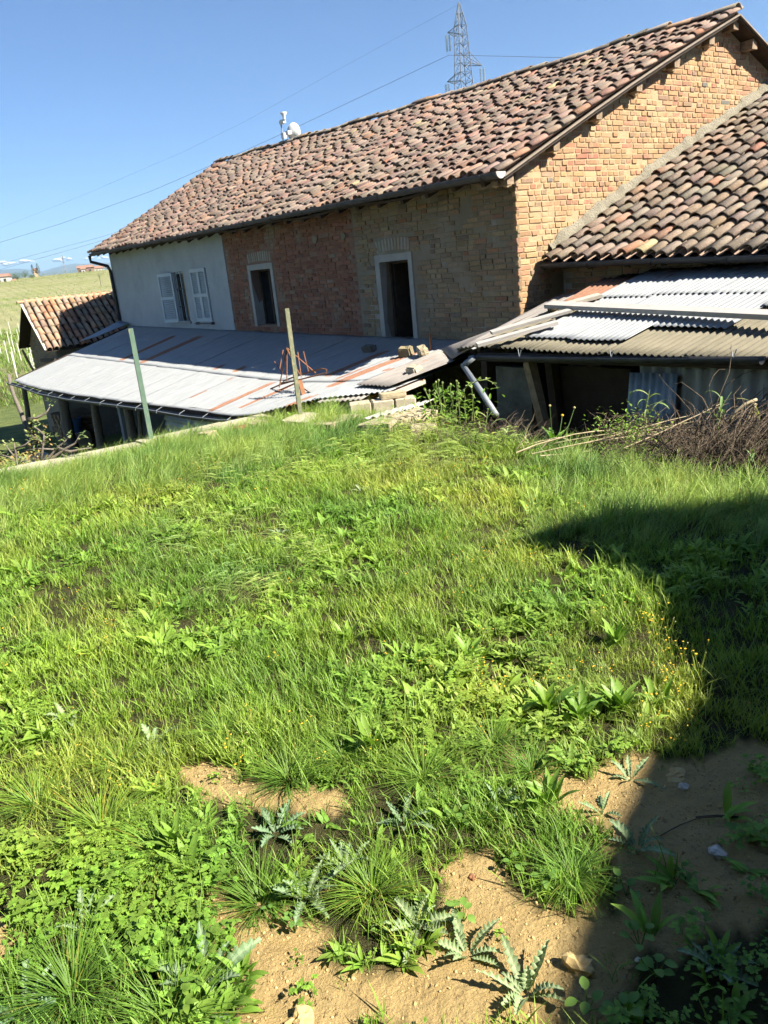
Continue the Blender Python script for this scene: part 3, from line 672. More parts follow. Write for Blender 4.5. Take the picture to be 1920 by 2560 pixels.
for (px0, py0, px1, py1, r) in ((35, 990, 62, 1060, .07), (62, 975, 82, 1070, .08), (158, 1000, 190, 1160, .15), (232, 1012, 256, 1125, .10), (316, 1022, 334, 1110, .10), (345, 1025, 352, 1080, .05)):
    a = hv(px0, py0, -3.45); b = hv(px1, py1, -3.45); a[2] = tinz(a[1], -3.45) - .1; d = (b - a) / (a[2] - b[2]); e = a + d * (a[2] + 3.02)
    mb = MB(); pp = []; sd_ = random.uniform(0, 50)
    for i in range(9):
        t = i / 8; q = lerp(a, e, t); q[1] += .10 * mnoise.noise(Vector((t * 2.5, sd_, 0))); q[0] += .08 * mnoise.noise(Vector((t * 2.5, sd_, 4))); pp.append(q)
    mb.tube(pp, [r * (1 + .2 * mnoise.noise(Vector((i * .8, sd_, 1)))) * lerp(.85, 1.15, i / 8) for i in range(9)], 8); mb.build('post', M_bark, porch, smooth=True)
# corrugated side wall under the eave, end wall by the stack
for x0, x1 in ((6.6, 5.2), (5.25, 3.8), (3.85, 2.2)):
    lv = -3.1; sheet('side_sheet', (lv, x0, -1.9), (lv, x0, tinz(x0, lv) - .16), (lv + .02, x1, -1.9), (lv + .02, x1, tinz(x1, lv) - .14), M_bluesheet, porch, pitch=.12, amp=.014, nv=4)
mb = MB(); mb.box((-2.2, 12.5, -3), (-.02, 12.7, -.2)); mb.build('partition_wall', M_plaster, porch)

def in_house(mbuild): pass
# things under the porch
st = thing('log_stack', 'stack of split logs under the porch beside the bare trunk posts', 'log stack', (-2.7, 15.2, -3.), FM)
a = hv(125, 1085, -2.9); wood_items = 0
lm = []
for i in range(3):
    mb = MB(); n = 7; L = .9; mb.tube([(-L / 2, 0, 0), (0, .004, .004), (L / 2, 0, 0)], [.07 * random.uniform(.8, 1.2)] * 3, n); me = bpy.data.meshes.new('log'); setmesh(me, mb.V, mb.F, [M_wood]); lm.append(me)
for zi in range(11):
    for ui in range(11):
        link('log', random.choice(lm), st, basis=Matrix.Translation((-2.75 + random.gauss(0, .04), 14.2 + ui * .15 + (zi % 2) * .07, -2.92 + zi * .135)) @ Matrix.Rotation(random.uniform(0, 6), 4, 'X'))
q = hv(190, 1062, -3.0); bk = thing('bucket', 'blue plastic bucket standing under the porch behind a trunk post', 'bucket', (q[0], q[1], q[2] - .2), FM)
mb = MB(); mb.lathe([(.0, 0), (.13, 0), (.18, .36), (.19, .36), (.19, .38), (.165, .38), (.12, .02)], Matrix.Translation((q[0], q[1], q[2] - .2)), 16); mb.build('body', M_blue, bk, smooth=True)
mb = MB(); mb.tube([(q[0], q[1] + .19 * math.cos(t), q[2] + .16 - .12 * math.sin(t)) for t in np.linspace(0, math.pi, 9)], .005, 4); mb.build('handle', M_zinc, bk)
mb = MB(); mb.box((q[0] - .25, q[1] - .3, -3.0), (q[0] + .25, q[1] + .3, q[2] - .2)); one(mb, 'stone_plinth', M_stone, 'low block under the blue bucket', 'block', FM)
q = hv(110, 1112, -4.3); tr = MB(); tr.box((-4.75, q[1] - 1.2, -2.6), (-4.1, q[1] + 1.2, -2.15), jit=.02); one(tr, 'stone_trough', M_cement, 'long pale stone trough at the porch edge behind the bare tree', 'trough', FM)

# ------------------------------------------------------------------ lean-to in front of the barn
def lz(u, v): return 1.0 + .2 * v + .008 * (u + 3)
def lp(u, v, h=0.): return np.array([v, u, lz(u, v) + h])
lean = thing('lean_to', 'lean-to shed with patched corrugated roof of tin and lichened sheets', 'shed', (-1., -3.5, -1.), FM)
def rl(p): return .60 * max(0, mnoise.noise(Vector((p[0] * 1.1 + 3, p[1] * 1.8, 4)))) + (.30 if abs(p[0] + .9) < .35 and -2.95 < p[1] < -2.1 else 0)
def full(p): return .75
u = -1.15
while u > -7:
    jv = random.uniform(-.05, .03)
    sheet('roof_sheet', lp(u, -2.02 + jv), lp(u - .98, -2.02 + jv), lp(u, -.55), lp(u - .98, -.55), M_lichen, lean, pitch=.075, amp=.012, nv=6, rust=lambda p: .25, th=.006)
    sheet('roof_sheet', lp(u, -.70, .016), lp(u - .98, -.70, .016), lp(u, .80, .016), lp(u - .98, .80, .016), M_lichen, lean, pitch=.075, amp=.012, nv=5, th=.006); u -= .93
for (ua, ub, va, vb, h) in ((-1.72, -2.45, -1.74, -.2, .035), (-2.42, -3.14, -1.78, -.2, .04), (-3.12, -3.95, -1.34, -.1, .04), (-1.60, -2.42, -.35, .80, .055), (-2.38, -3.2, -.3, .80, .06), (-3.16, -3.98, -.3, .80, .055), (-3.93, -4.8, -.72, .8, .05), (-4.75, -5.6, -.75, .8, .055), (-5.55, -6.4, -.8, .8, .05)):
    sk = random.uniform(-.04, .04); sheet('tin_sheet', lp(ua, va, h), lp(ub, va + sk, h), lp(ua, vb, h + .012), lp(ub, vb, h + .012), M_tin, lean, nv=10, rust=rl)
sheet('rusty_sheet', lp(-1.15, -.45, .03), lp(-1.66, -.40, .03), lp(-1.0, .58, .04), lp(-1.62, .58, .04), M_tin, lean, nv=6, rust=full)
# dark fibre sheets bridging the lean-to and the porch roof
sheet('dark_sheet', tp(.16, -2.32, .05), tp(.78, -2.4, .05), (-1.2, -.10, .34), tp(.98, -.75, .06), M_fibre, lean, nv=5, amp=.011, th=.006)
sheet('dark_sheet', (-1.35, -.02, .33), (-.70, 1.0, .35), (-1.75, -1.1, .66), (-.06, -.12, .72), M_fibre, lean, nv=6, amp=.011, th=.006)
sheet('dark_sheet', (-2.02, -1.15, .61), (-2.0, -.85, .575), (.45, -1.1, 1.08), (.45, -.30, .98), M_fibre, lean, nv=6, amp=.011, th=.006)
sheet('dark_sheet', (-2.0, -.95, .60), (-1.2, .05, .40), (.30, -.85, 1.02), (-.05, -.10, .78), M_fibre, lean, nv=6, amp=.011, th=.006)
sheet('dark_sheet', tp(.9, -3.0, -.03), tp(.3, -2.65, -.03), tp(1.2, -2.3, -.03), tp(.5, -2.2, -.03), M_fibre, lean, nv=4, amp=.011, th=.006)
a = hv(1180, 888, -2.08); b = hv(1905, 893, -2.08)
half_gutter([(-2.08, lerp(a[1], b[1], t), lerp(a[2], b[2], t) - .0 - .01 * math.sin(math.pi * t)) for t in np.linspace(0, 1, 6)][::-1], .062).build('gutter', M_gutdark, lean, smooth=True)
mb = MB(); mb.beam((-1.93, a[1], a[2] - .035), (-1.93, -6.5, b[2] - .035), .10, .10); mb.build('eave_beam', M_dark, lean)
for px in (1310, 1540, 1845):
    q = hv(px, 885, -2.09); mb = MB(); mb.tube([q + np.array([-.06, .03, .06]), q + np.array([-.07, .0, -.02]), q + np.array([-.075, -.03, .05])], .005, 4); mb.build('gutter_wire', M_zinc, lean)
for u in np.arange(-1.2, -6.8, -.9): mb = MB(); mb.beam(lp(u, -1.95, -.05), lp(u, .8, -.05), .06, .06); mb.build('rafter', M_dark, lean)
VW = -1.85
def panel(name, x0, y0, x1, y1, v, th, mat):
    a = hv(x0, y0, v); b = hv(x1, y1, v); mb = MB(); mb.box((v, min(a[1], b[1]), min(a[2], b[2]) - .3), (v + th, max(a[1], b[1]), max(a[2], b[2])), jit=.006); return mb.build(name, mat, lean)
panel('wall_panel', 1238, 915, 1332, 1075, VW, .12, pm('dark_render', (.06, .062, .055), (.16, .16, .145), 4, .95, .6, 40, .01))  # render panel in a darker, mottled tone
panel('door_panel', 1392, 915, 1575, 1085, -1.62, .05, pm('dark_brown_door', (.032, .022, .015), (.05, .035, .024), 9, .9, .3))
mb = MB(); mb.beam(hv(1322, 905, -1.98), hv(1372, 1110, -1.98), .10, .10, jit=.012); mb.build('leaning_post', M_wood, lean)
mb = MB(); mb.beam(hv(1378, 905, -1.7), hv(1400, 1110, -1.7), .10, .10, jit=.008); mb.build('post', M_dark, lean)
q0, q1 = hv(1600, 905, VW), hv(1920, 905, VW)
u = q0[1]
while u > -6.5:
    sheet('wall_sheet', (VW, u, -.6), (VW, u - .95, -.6), (VW, u, .52), (VW, u - .95, .52), M_fibrewall, lean, pitch=.15, amp=.022, nv=3, th=.006); u -= .92
a, b = hv(1571, 932, VW - .10), hv(1690, 935, VW - .10)
sheet('loose_sheet', (VW - .18, a[1], -.55), (VW - .18, b[1], -.55), (VW - .08, a[1], a[2]), (VW - .08, b[1], b[2]), M_bluesheet, lean, pitch=.076, amp=.01, nv=3)
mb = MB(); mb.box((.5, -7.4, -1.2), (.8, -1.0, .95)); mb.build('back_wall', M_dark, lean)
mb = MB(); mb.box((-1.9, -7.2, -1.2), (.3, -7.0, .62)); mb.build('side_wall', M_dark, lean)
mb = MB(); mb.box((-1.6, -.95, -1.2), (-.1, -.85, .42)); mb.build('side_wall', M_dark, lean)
# boards lying on the roof
def lay_board(p0, p1, h, w, th, label, mat=M_board):
    a = hs(*p0, 1.0 - .0 + h, 0, .2); b = hs(*p1, 1.0 + h, 0, .2); mb = MB(); mb.beam(a, b, w, th, up=(-.19, 0, .98), jit=.002); return one(mb, 'board', mat, label, 'board', FM)
M_pale = pm('pale_grey_board', (.32, .30, .28), (.40, .375, .35), 7, .8, .3, 50, .003, c3=(.40, .36, .33), s3=14, lo3=.58, hi3=.7)
lay_board((1372, 762), (1990, 790), .12, .15, .05, 'long pale board lying across the patched lean-to roof', M_pale)
lay_board((1228, 832), (1425, 776), .10, .13, .035, 'shorter grey board on the dark sheets next to the house corner', M_pale)
lay_board((1192, 862), (1392, 806), .10, .12, .035, 'grey board on the dark sheets, lower of the two slanting ones', M_pale)
lay_board((1420, 760), (1500, 738), .10, .16, .04, 'short broken board end beside the rusty roof sheet', M_board)
mb = MB(); mb.rock(hs(1385, 768, 1.06, 0, .2), (.12, .06, .05), .3); one(mb, 'brick_rubble', M_stone, 'brick fragment by the ends of the slanting boards', 'rubble', FM)

# ------------------------------------------------------------------ blocks, posts and scrap on and beside the porch roof
def block(px, py, size, rot, label, mat=M_stone, rough=.18):
    q = None
    lo, hi = 3., 40.; d = _rh(px, py)
    for i in range(50):
        m = (lo + hi) / 2; h = EH + m * d
        if h[2] - tinz(h[1], h[0]) > .0: lo = m
        else: hi = m
    h = EH + lo * d; mb = MB(); M = Matrix.Translation((h[0], h[1], tinz(h[1], h[0]) + .02)) @ Matrix.Rotation(-.24, 4, 'Y') @ Matrix.Rotation(rot, 4, 'Z')
    import bmesh
    bm = bmesh.new(); bmesh.ops.create_cube(bm, size=1.); bmesh.ops.bevel(bm, geom=bm.edges[:], offset=.12, segments=2, affect='EDGES'); bmesh.ops.subdivide_edges(bm, edges=bm.edges[:], cuts=1, use_grid_fill=True)
    s_ = Vector(np.random.uniform(0, 50, 3)); V = []
    for v in bm.verts: k = 1 + rough * mnoise.noise(v.co * 3 + s_); V.append(tuple(M @ Vector((v.co.x * size[0] * k, v.co.y * size[1] * k, (v.co.z + .5) * size[2] * k))))
    mb.add(V, [[v.index for v in f.verts] for f in bm.faces]); bm.free(); return one(mb, 'stone_block', mat, label, 'stone', FM)
block(925, 882, (.13, .27, .11), .2, 'dark stone in the house shadow on the tin roof', pm('dark_stone', (.10, .095, .08), (.16, .15, .12), 8, .95, .6, 50, .01))
block(1018, 894, (.16, .22, .15), .5, 'blackened stone touching the round pale one on the tin roof', pm('dark_block', (.12, .10, .07), (.30, .25, .14), 4, .95, .6, 50, .01))
block(1060, 893, (.14, .34, .14), -.5, 'long rounded pale stone near the rusty rod on the tin roof')
block(1040, 944, (.16, .20, .15), .1, 'cube of pale mortar on the dark fibre sheet', M_conc)
for i, (px, py) in enumerate(((1060, 916), (1078, 910))): block(px, py, (.07, .16, .05), 1.1 + i * .4, ('orange brick chip at the foot of the rusty rod','orange brick chip between the mortar cube and the rusty rod')[1-i], pm('brick_chip%d' % i, (.45, .2, .12), (.5, .25, .15), 9, .95, .4))
def post_at(px, py, h, w, label, mat, z=0.):
    q = hz(px, py, z); mb = MB(); a = q + np.array([0, 0, -.35]); b = q + np.array([0, 0, h])
    x = w / 2; mb.box((q[0] - x, q[1] - x * .35, -.35 + z), (q[0] + x, q[1] + x * .35, h + z)); mb.box((q[0] - x * .3, q[1] + x * .352, -.35 + z), (q[0] + x * .3, q[1] + x * 1.3, h + z)); return one(mb, 'fence_post', mat, label, 'post', FM)
post_at(380, 1106, 1.235, .052, 'green painted steel fence post rising from the grass edge beside the open porch', M_green)
post_at(753, 1052, 1.265, .052, 'yellowed green steel fence post with bare top beside the rusty frame', pm('faded_post_paint', (.10, .12, .075), (.16, .16, .10), 7, .7, .3, 60, .002, c3=(.26, .22, .13), s3=6, lo3=.5, hi3=.62))
q = hs(1083, 930, .1, 0, .2); mb = MB(); mb.tube([q - np.array([0, 0, .4]), q, q + np.array([.0, .02, .58])], .016, 5)
for i in range(12): c = q + np.array([0, .02 * i / 12, .05 + i * .045]); mb.tube([c - np.array([0, 0, .006]), c + np.array([0, 0, .006])], .021, 5)
one(mb, 'rusty_rod', M_rust, 'thin rusty reinforcing rod standing at the end of the tin roof', 'rod', FM)
# rusty frame
fr = thing('rusty_stand', 'rusty iron frame of rods and bent loops standing on the tin roof', 'metal frame', hv(768, 1036, -2.7), FM)
R2 = lambda x, y, v: hv(500 + x * .3617, 560 + y * .3617, v)
mb = MB(); mb.beam(R2(690, 1085, -2.6), R2(752, 1312, -2.75), .06, .05); mb.build('upright', M_rust, fr)
mb = MB(); mb.beam(R2(728, 1318, -2.78), R2(1010, 1240, -2.35), .07, .05); mb.build('foot_rail', M_rust, fr)
mb = MB(); mb.beam(R2(560, 1345, -2.95), R2(760, 1300, -2.7), .05, .04); mb.build('foot_rail', M_rust, fr)
for (p0, p1, v0, v1, r) in (((600, 855), (548, 1130), -2.5, -2.7, .010), ((600, 855), (601, 1082), -2.5, -2.6, .009), ((600, 860), (690, 1040), -2.5, -2.6, .012), ((605, 860), (800, 1032), -2.5, -2.3, .010), ((715, 880), (752, 1030), -2.4, -2.4, .007), ((515, 950), (560, 1020), -2.6, -2.6, .007), ((676, 885), (700, 1060), -2.5, -2.6, .007), ((700, 1125), (890, 1255), -2.6, -2.5, .009), ((690, 1130), (588, 1345), -2.6, -2.95, .009), ((775, 1245), (930, 1243), -2.6, -2.35, .010), ((575, 870), (552, 1000), -2.5, -2.65, .007)):
    mb = MB(); mb.tube([R2(*p0, v0), R2(*p1, v1)], r, 5); mb.build('rod', M_rust, fr)
for pts_ in ([(560, 1098), (640, 1088), (760, 1058), (872, 1030), (876, 1008), (840, 1000), (760, 1022), (640, 1060), (575, 1085)], [(482, 1158), (560, 1145), (660, 1100), (690, 1082), (640, 1085), (560, 1108), (490, 1138), (482, 1156)]):
    mb = MB(); mb.tube([R2(x, y, -2.45) for x, y in pts_], .012, 5); mb.build('loop', M_rust, fr)
for (p0, p1, nm, mt, w) in (((800, 1312), (1550, 1085), 'rusty angle iron lying along the roof end, on the lower side', M_rust, .06), ((740, 1330), (1010, 1262), 'short rusty rail under the foot of the iron frame', M_rust, .05), ((1240, 1215), (1545, 1090), 'weathered wooden batten along the end of the tin roof', M_board, .07)):
    mb = MB(); mb.beam(R2(*p0, -2.85), R2(*p1, -2.0), w, .045, jit=.003); one(mb, 'iron_rail' if mt is M_rust else 'batten', mt, nm, 'rail' if mt is M_rust else 'batten', FM)
# rubble edge at the field corner: blocks, slabs, pipe
def slab(p, size, rot, label, mat, name='stone_slab', rough=.10, tilt=0., cat='stone'):
    mb = MB(); M = Matrix.Translation(p) @ Matrix.Rotation(rot, 4, 'Z') @ Matrix.Rotation(tilt, 4, 'X')
    import bmesh
    bm = bmesh.new(); bmesh.ops.create_cube(bm, size=1.); bmesh.ops.bevel(bm, geom=bm.edges[:], offset=.05, segments=1, affect='EDGES'); bmesh.ops.subdivide_edges(bm, edges=bm.edges[:], cuts=2, use_grid_fill=True)
    s_ = Vector(np.random.uniform(0, 50, 3)); V = []
    for v in bm.verts: k = 1 + rough * mnoise.noise(v.co * 2.6 + s_); V.append(tuple(M @ Vector((v.co.x * size[0] * k, v.co.y * size[1] * k, v.co.z * size[2] * k))))
    mb.add(V, [[v.index for v in f.verts] for f in bm.faces]); bm.free(); return one(mb, name, mat, label, cat, FM)
bl0, bl1 = hz(872, 1030, .05), hz(1040, 1000, .10); dr = math.atan2(bl1[1] - bl0[1], bl1[0] - bl0[0])
for i, lb in enumerate(('pale hollow block under the rusty rails, end of the row toward the green post', 'pale hollow block in the middle of the row beside the tin roof', 'pale hollow block at the row end toward the weedy bush')):
    q = lerp(bl0, bl1, (i + .5) / 3); slab((q[0], q[1], .03), (np.linalg.norm(bl1 - bl0) / 3 - .02, .2, .24), dr + random.uniform(-.03, .03), lb, M_conc, 'concrete_block', .05, cat='concrete block')
q = lerp(bl0, bl1, .66); slab((q[0], q[1], .19), (.30, .14, .07), dr + .15, 'brown brick lying on top of the hollow blocks', M_stone, 'loose_brick', cat='brick')
for px, py, s3, rt_, lb, mt in ((760, 1050, (.5, .32, .10), .5, 'flat pale slab beside the foot of the green post', M_conc), (840, 1056, (.55, .35, .10), .3, 'wide pale slab in front of the hollow blocks', M_stone), (970, 1062, (.55, .40, .16), .4, 'yellowish stone slab at the grass edge', M_stone), (1030, 1050, (.50, .30, .18), .1, 'lumpy yellow stone beside the weedy bush', M_stone), (1060, 1078, (.32, .26, .12), .9, 'small pale stone below the weedy bush', M_stone), (640, 1062, (.22, .16, .10), .2, 'ochre brick half buried at the grass edge', M_stone), (600, 1072, (.2, .12, .08), .6, 'orange brick end at the grass edge', M_rust), (521, 1090, (.16, .14, .12), .4, 'small pale stone between thin bare stems', M_stone)):
    q = hz(px, py, .03); slab((q[0], q[1], .02), s3, rt_, lb, mt, tilt=random.uniform(-.1, .1))
A_ = hz(925, 1045, .10); sheet_o = sheet('sheet_scrap', A_ + np.array([-.1, 0, 0]), hz(1055, 1015, .12), A_ + np.array([.30, .25, -.02]), hz(1055, 1015, .12) + np.array([.35, .2, .0]), M_fibrewall, None, pitch=.10, amp=.012, nv=4, rust=lambda p: .3 if mnoise.noise(Vector(p) * 2.5) > .25 else .1); tag(recenter(sheet_o), 'curved scrap of pale corrugated sheet behind the yellow stones', 'sheet')
# retaining wall along the field edge
rw = thing('retaining_wall', 'low pale concrete retaining wall along the grass edge above the yard', 'wall', (-8., .25, -3.), FM)
mb = MB(); mb.box((-16, .12, -3.1), (-4.05, .38, -.10)); mb.build('wall_body', M_conc, rw)
v = -16.
while v < -4.1:
    L = random.uniform(.8, 1.3); L = min(L, -4.05 - v)
    mb = MB(); mb.box((v + .006, .08, -.10), (v + L - .006, .42, .035 + random.uniform(-.01, .01)), jit=.008); mb.build('coping_slab', M_conc, rw); v += L
# grey downpipe leaning out of the dark gap
dp = thing('downpipe', 'loose grey downpipe slanting from the lean-to gutter into the weeds', 'pipe', hv(1240, 1035, -2.3), FM)
mb = MB(); mb.tube([hv(1184, 893, -2.2), hv(1157, 917, -2.25)], .036, 10); mb.build('elbow', M_zinc, dp, smooth=True)
mb = MB(); mb.tube([hv(1159, 915, -2.25), hv(1200, 975, -2.4), hv(1240, 1038, -2.55)], [.030, .034, .038], 10); mb.build('pipe', M_zinc, dp, smooth=True)

# ------------------------------------------------------------------ far shed beyond the porch
RU_, RV0, RV1 = 20.5, -2.3, 1.6
def shpt(v, t, h=0.): return np.array([v, lerp(18.45, RU_, t) , lerp(.12, 1.60, t) + h * .8])
shed = thing('tile_shed', 'small brick shed with orange barrel tile roof beyond the tin porch', 'shed', (-.4, 20.5, -3.), FM)
mb = MB(); mb.prism([(18.75, -3), (22.25, -3), (22.25, .22), (20.5, 1.46), (18.75, .22)], lambda p: (-2.0, p[0], p[1]), lambda p: (1.5, p[0], p[1])); shw = mb.build('wall', M_mortar_grey, shed)
si = []; z = -.9; row = 0
while z < 1.4:
    u = 18.75 + (.12 if row % 2 else 0)
    while u < 22.1:
        L = .247; c = u + L / 2
        if z < 1.42 - abs(c - 20.5) * .71: si.append((random.randrange(5), Matrix.Translation((-2.012, c, z)), vary(pick(PF, [20, 20, 20, 10, 10, 6]), .15)))
        u += L + .01
    row += 1; z += CH
pieces('brick', STR + HDR, si, shw, M_brick_o, M_brick_j, 'brickwork', FM, 0)
mb = MB()
for s in (-1, 1):
    mb.prism([(20.5, 1.58), (20.5 - s * 2.05, .10), (20.5 - s * 2.05, .04), (20.5, 1.50)], lambda p: (-2.35, p[0], p[1]), lambda p: (1.6, p[0], p[1]))
sroof = mb.build('roof', M_dark, shed)
PS = [(.29, .175, .115), (.33, .185, .115), (.25, .175, .125), (.28, .21, .15), (.21, .16, .125), (.37, .17, .095)]
sti = []
for i in range(19):
    v = -2.24 + i * .21
    for k in range(7):
        t = (k + .45) / 6.9; p = shpt(v + random.gauss(0, .01), t, .05); y = np.array([0, 2.05, 1.48]); y /= np.linalg.norm(y); x = np.array([1., 0, 0]); zv = np.cross(x, y)
        sti.append((random.randrange(7), frame3(x, y, zv, p) @ Matrix.Rotation(random.gauss(0, .03), 4, 'Z') @ Matrix.Rotation(-.04, 4, 'X') @ Matrix.Scale(1.08, 4), vary(pick(PS, [20, 18, 20, 14, 12, 8]), .18)))
pieces('roof_tile', TILES, sti, sroof, M_tile_o, M_tile_j, 'tile_field', FM, 300, True)
rg = []
for i in range(10): rg.append((random.randrange(7), Matrix.Translation((-2.2 + i * .4, 20.5, 1.60)) @ Matrix.Rotation(math.pi / 2, 4, 'Z') @ Matrix.Scale(1.2, 4), vary((.45, .24, .14), .15)))
pieces('ridge_tile', TILES, rg, sroof, M_tile_o, M_tile_j, 'ridge_tiles', FM, 40, True)
mb = MB(); mb.beam((-2.36, 20.5, 1.60), (-2.36, 18.42, .10), .03, .09, up=(1, 0, 0)); mb.build('verge_board', M_board, shed)
mb = MB(); mb.beam((-2.30, 22.3, .0), (-2.05, 22.0, -1.1), .06, .06); mb.build('strut', M_wood, shed)
mb = MB(); mb.beam((-2.1, 18.6, -.25), (-2.1, 20.6, -.33), .08, .1); mb.build('lintel', M_dark, shed)

# ------------------------------------------------------------------ unseen neighbour house: wing inferred from its shade, block added to cut skylight
SX = np.array([math.sin(rad(SUN_AZ)), math.cos(rad(SUN_AZ)), 0]); SXc = np.array([-SX[1], SX[0], 0]); TN = math.tan(rad(SUN_EL))
S0 = 4.2
def sc(s, c, z): return SX * s + SXc * c + np.array([0, 0, z])
def hgt(s): return (S0 - s) * TN
nb = thing('neighbour_house', 'unseen house wing shading the right of the field, with an added skylight-blocking mass', 'house', sc(6, 1, 0))
nbm = pm('ochre_plaster', (.22, .18, .12), (.28, .23, .16), 2, .95, .3)  # unseen walls kept dark in colour to cut bounced light
EDGE = [wz(*p)[:2] for p in ((1463, 2560), (1562, 2147), (1683, 1893), (1800, 1744), (1640, 1478), (1500, 1397), (1290, 1368), (1411, 1318), (1540, 1292), (1920, 1258))]
prof = sorted((float(np.array([*e, 0]) @ SXc), float(np.array([*e, 0]) @ SX) - .07) for e in EDGE)
prof = [(-.3, prof[0][1] + .05)] + prof + [(prof[-1][0] + .9, prof[-1][1] + 1.6)]
mb = MB(); mb.prism([(prof[0][0], -.3), (prof[-1][0], -.3)] + [(c, hgt(s_)) for c, s_ in prof[::-1]], lambda p: sc(S0, p[0], p[1]), lambda p: sc(S0 + 4, p[0], p[1])); mb.build('side_wing', nbm, nb)
mb = MB(); mb.prism([(-9.5, -.3), (-1.3, -.3), (-1.3, 6.2), (-5.4, 8.4), (-9.5, 6.2)], lambda p: sc(-4., p[0], p[1]), lambda p: sc(10., p[0], p[1])); mb.build('skylight_blocker', nbm, nb)  # added unseen block, hides part of the sky to deepen the shade
# ------------------------------------------------------------------ ground
def inpoly(x, y, P):
    r = False; j = len(P) - 1
    for i in range(len(P)):
        if (P[i][1] > y) != (P[j][1] > y) and x < (P[j][0] - P[i][0]) * (y - P[i][1]) / (P[j][1] - P[i][1]) + P[i][0]: r = not r
        j = i
    return r
# bare earth on the field, traced on the level ground and kept as ground coordinates
def gpoly(P): return [tuple(wz(x, y)[:2]) for x, y in P]
SOIL = [gpoly(P) for P in (
    [(545, 2200), (640, 2190), (700, 2300), (860, 2380), (930, 2420), (1050, 2420), (1120, 2330), (1090, 2170), (1150, 2100), (1260, 2120), (1290, 2240), (1400, 2270), (1500, 2250), (1600, 2330), (1560, 2600), (560, 2600), (590, 2400)],
    [(430, 1900), (520, 1880), (640, 1945), (770, 1965), (900, 1975), (910, 2020), (760, 2030), (640, 2005), (520, 2010), (450, 1960)],
    [(1230, 1880), (1340, 1900), (1480, 1960), (1560, 1890), (1700, 1880), (2000, 1830), (2000, 2250), (1700, 2420), (1560, 2330), (1530, 2180), (1500, 2080), (1400, 2010), (1280, 1960)],
    [(-40, 2300), (60, 2290), (90, 2350), (30, 2420), (-40, 2430)])]
SHADEWEED = gpoly([(1570, 2330), (1640, 2150), (1800, 2060), (1860, 1900), (2100, 1850), (2100, 2800), (1480, 2800)])
def soilness(x, y):
    n = .10 * mnoise.noise(Vector((x * 4.5, y * 4.5, 1))) ; m = .10 * mnoise.noise(Vector((x * 4.5, y * 4.5, 7)))
    return any(inpoly(x + n, y + m, P) for P in SOIL)
def far_z(d): return float(np.interp(d, [0, 35, 60, 100, 160, 230, 330, 460, 560, 900, 1600, 30000], [-3., -3., -3.3, -3.0, -.6, 3.0, 8.5, 14.5, 13.5, 4, -30, -60]))
def sm(t): t = max(0., min(1., t)); return t * t * (3 - 2 * t)
def gz_h(v, u):
    x, y = (C0 + v * D2 + u * D1)[:2]; d = math.hypot(x, y)
    if u < .13 and not (u > -.02 and v > -4.0):
        z = .035 * mnoise.noise(Vector((x * .7, y * .7, 0))) - .02
        if d < 6: z += (.012 * mnoise.noise(Vector((x * 6, y * 6, 3))) + .006 * mnoise.noise(Vector((x * 17, y * 17, 5)))) * sm((6.5 - d))
        if v > -3.5: z = lerp(z, -.55, sm((v + 3.5) / 1.6))
        return lerp(z, far_z(d), sm((d - 45) / 60))
    if v > -4.0 and u <= .9: return lerp(-.25 + .1 * mnoise.noise(Vector((x, y, 2))), -.9, sm((u + .02) / .9))
    return far_z(d) + (.10 * mnoise.noise(Vector((x * .3, y * .3, 0))) if d < 60 else 1.3 * mnoise.noise(Vector((x * .012, y * .012, 0))) * sm((d - 60) / 200)) + (.0)
def geo(a, b, r):
    o = [a]
    while o[-1] < b: o.append(o[-1] * r)
    return o
far_l = geo(24, 15000, 1.15)
vl = sorted(set([-x for x in far_l] + far_l + list(np.arange(-22, -11, 1.)) + list(np.arange(-11, -3, .04)) + list(np.arange(-3, 4, .35)) + list(np.arange(4, 24, 2.))))
ul = sorted(set([-x for x in far_l] + far_l + list(np.arange(-22, -9, 1.)) + list(np.arange(-9, -3, .035)) + list(np.arange(-3, .1, .05)) + [.125, .14, .37, .9, 1.3] + list(np.arange(2, 24, 1.5))))
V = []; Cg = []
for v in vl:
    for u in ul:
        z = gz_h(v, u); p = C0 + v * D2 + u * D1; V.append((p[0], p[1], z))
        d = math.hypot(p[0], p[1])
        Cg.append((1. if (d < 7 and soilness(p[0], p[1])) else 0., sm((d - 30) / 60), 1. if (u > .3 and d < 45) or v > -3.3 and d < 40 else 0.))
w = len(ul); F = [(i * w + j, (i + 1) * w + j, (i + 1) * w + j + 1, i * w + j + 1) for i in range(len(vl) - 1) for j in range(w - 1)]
F = [f[::-1] for f in F] if False else F
m, nt, b = node_mat('ground_earth')
a = nt.nodes.new('ShaderNodeAttribute'); a.attribute_name = 'Col'; s = nt.nodes.new('ShaderNodeSeparateColor'); nt.links.new(a.outputs['Color'], s.inputs[0])
soil = ramp(nt, nz(nt, 3.0, 8, .65, coord='Position'), [(.3, (.43, .30, .125)), (.7, (.55, .405, .185))])
soil = mix(nt, thr(nt, nz(nt, 55, 4, .6, coord='Position'), .60, .72), soil, (.33, .22, .095))
soil = mix(nt, thr(nt, nz(nt, 140, 2, .5, coord='Position'), .66, .72), soil, (.48, .38, .22))
under = ramp(nt, nz(nt, 9, 6, .7, coord='Position'), [(.3, (.030, .038, .012)), (.7, (.085, .075, .03))])  # earth under grass, darkened in colour to give shadow gaps
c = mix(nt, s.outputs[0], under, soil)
vine = ramp(nt, nz(nt, .035, 4, .5, coord='Position'), [(.36, (.16, .175, .07)), (.5, (.215, .21, .11)), (.62, (.13, .17, .05))])
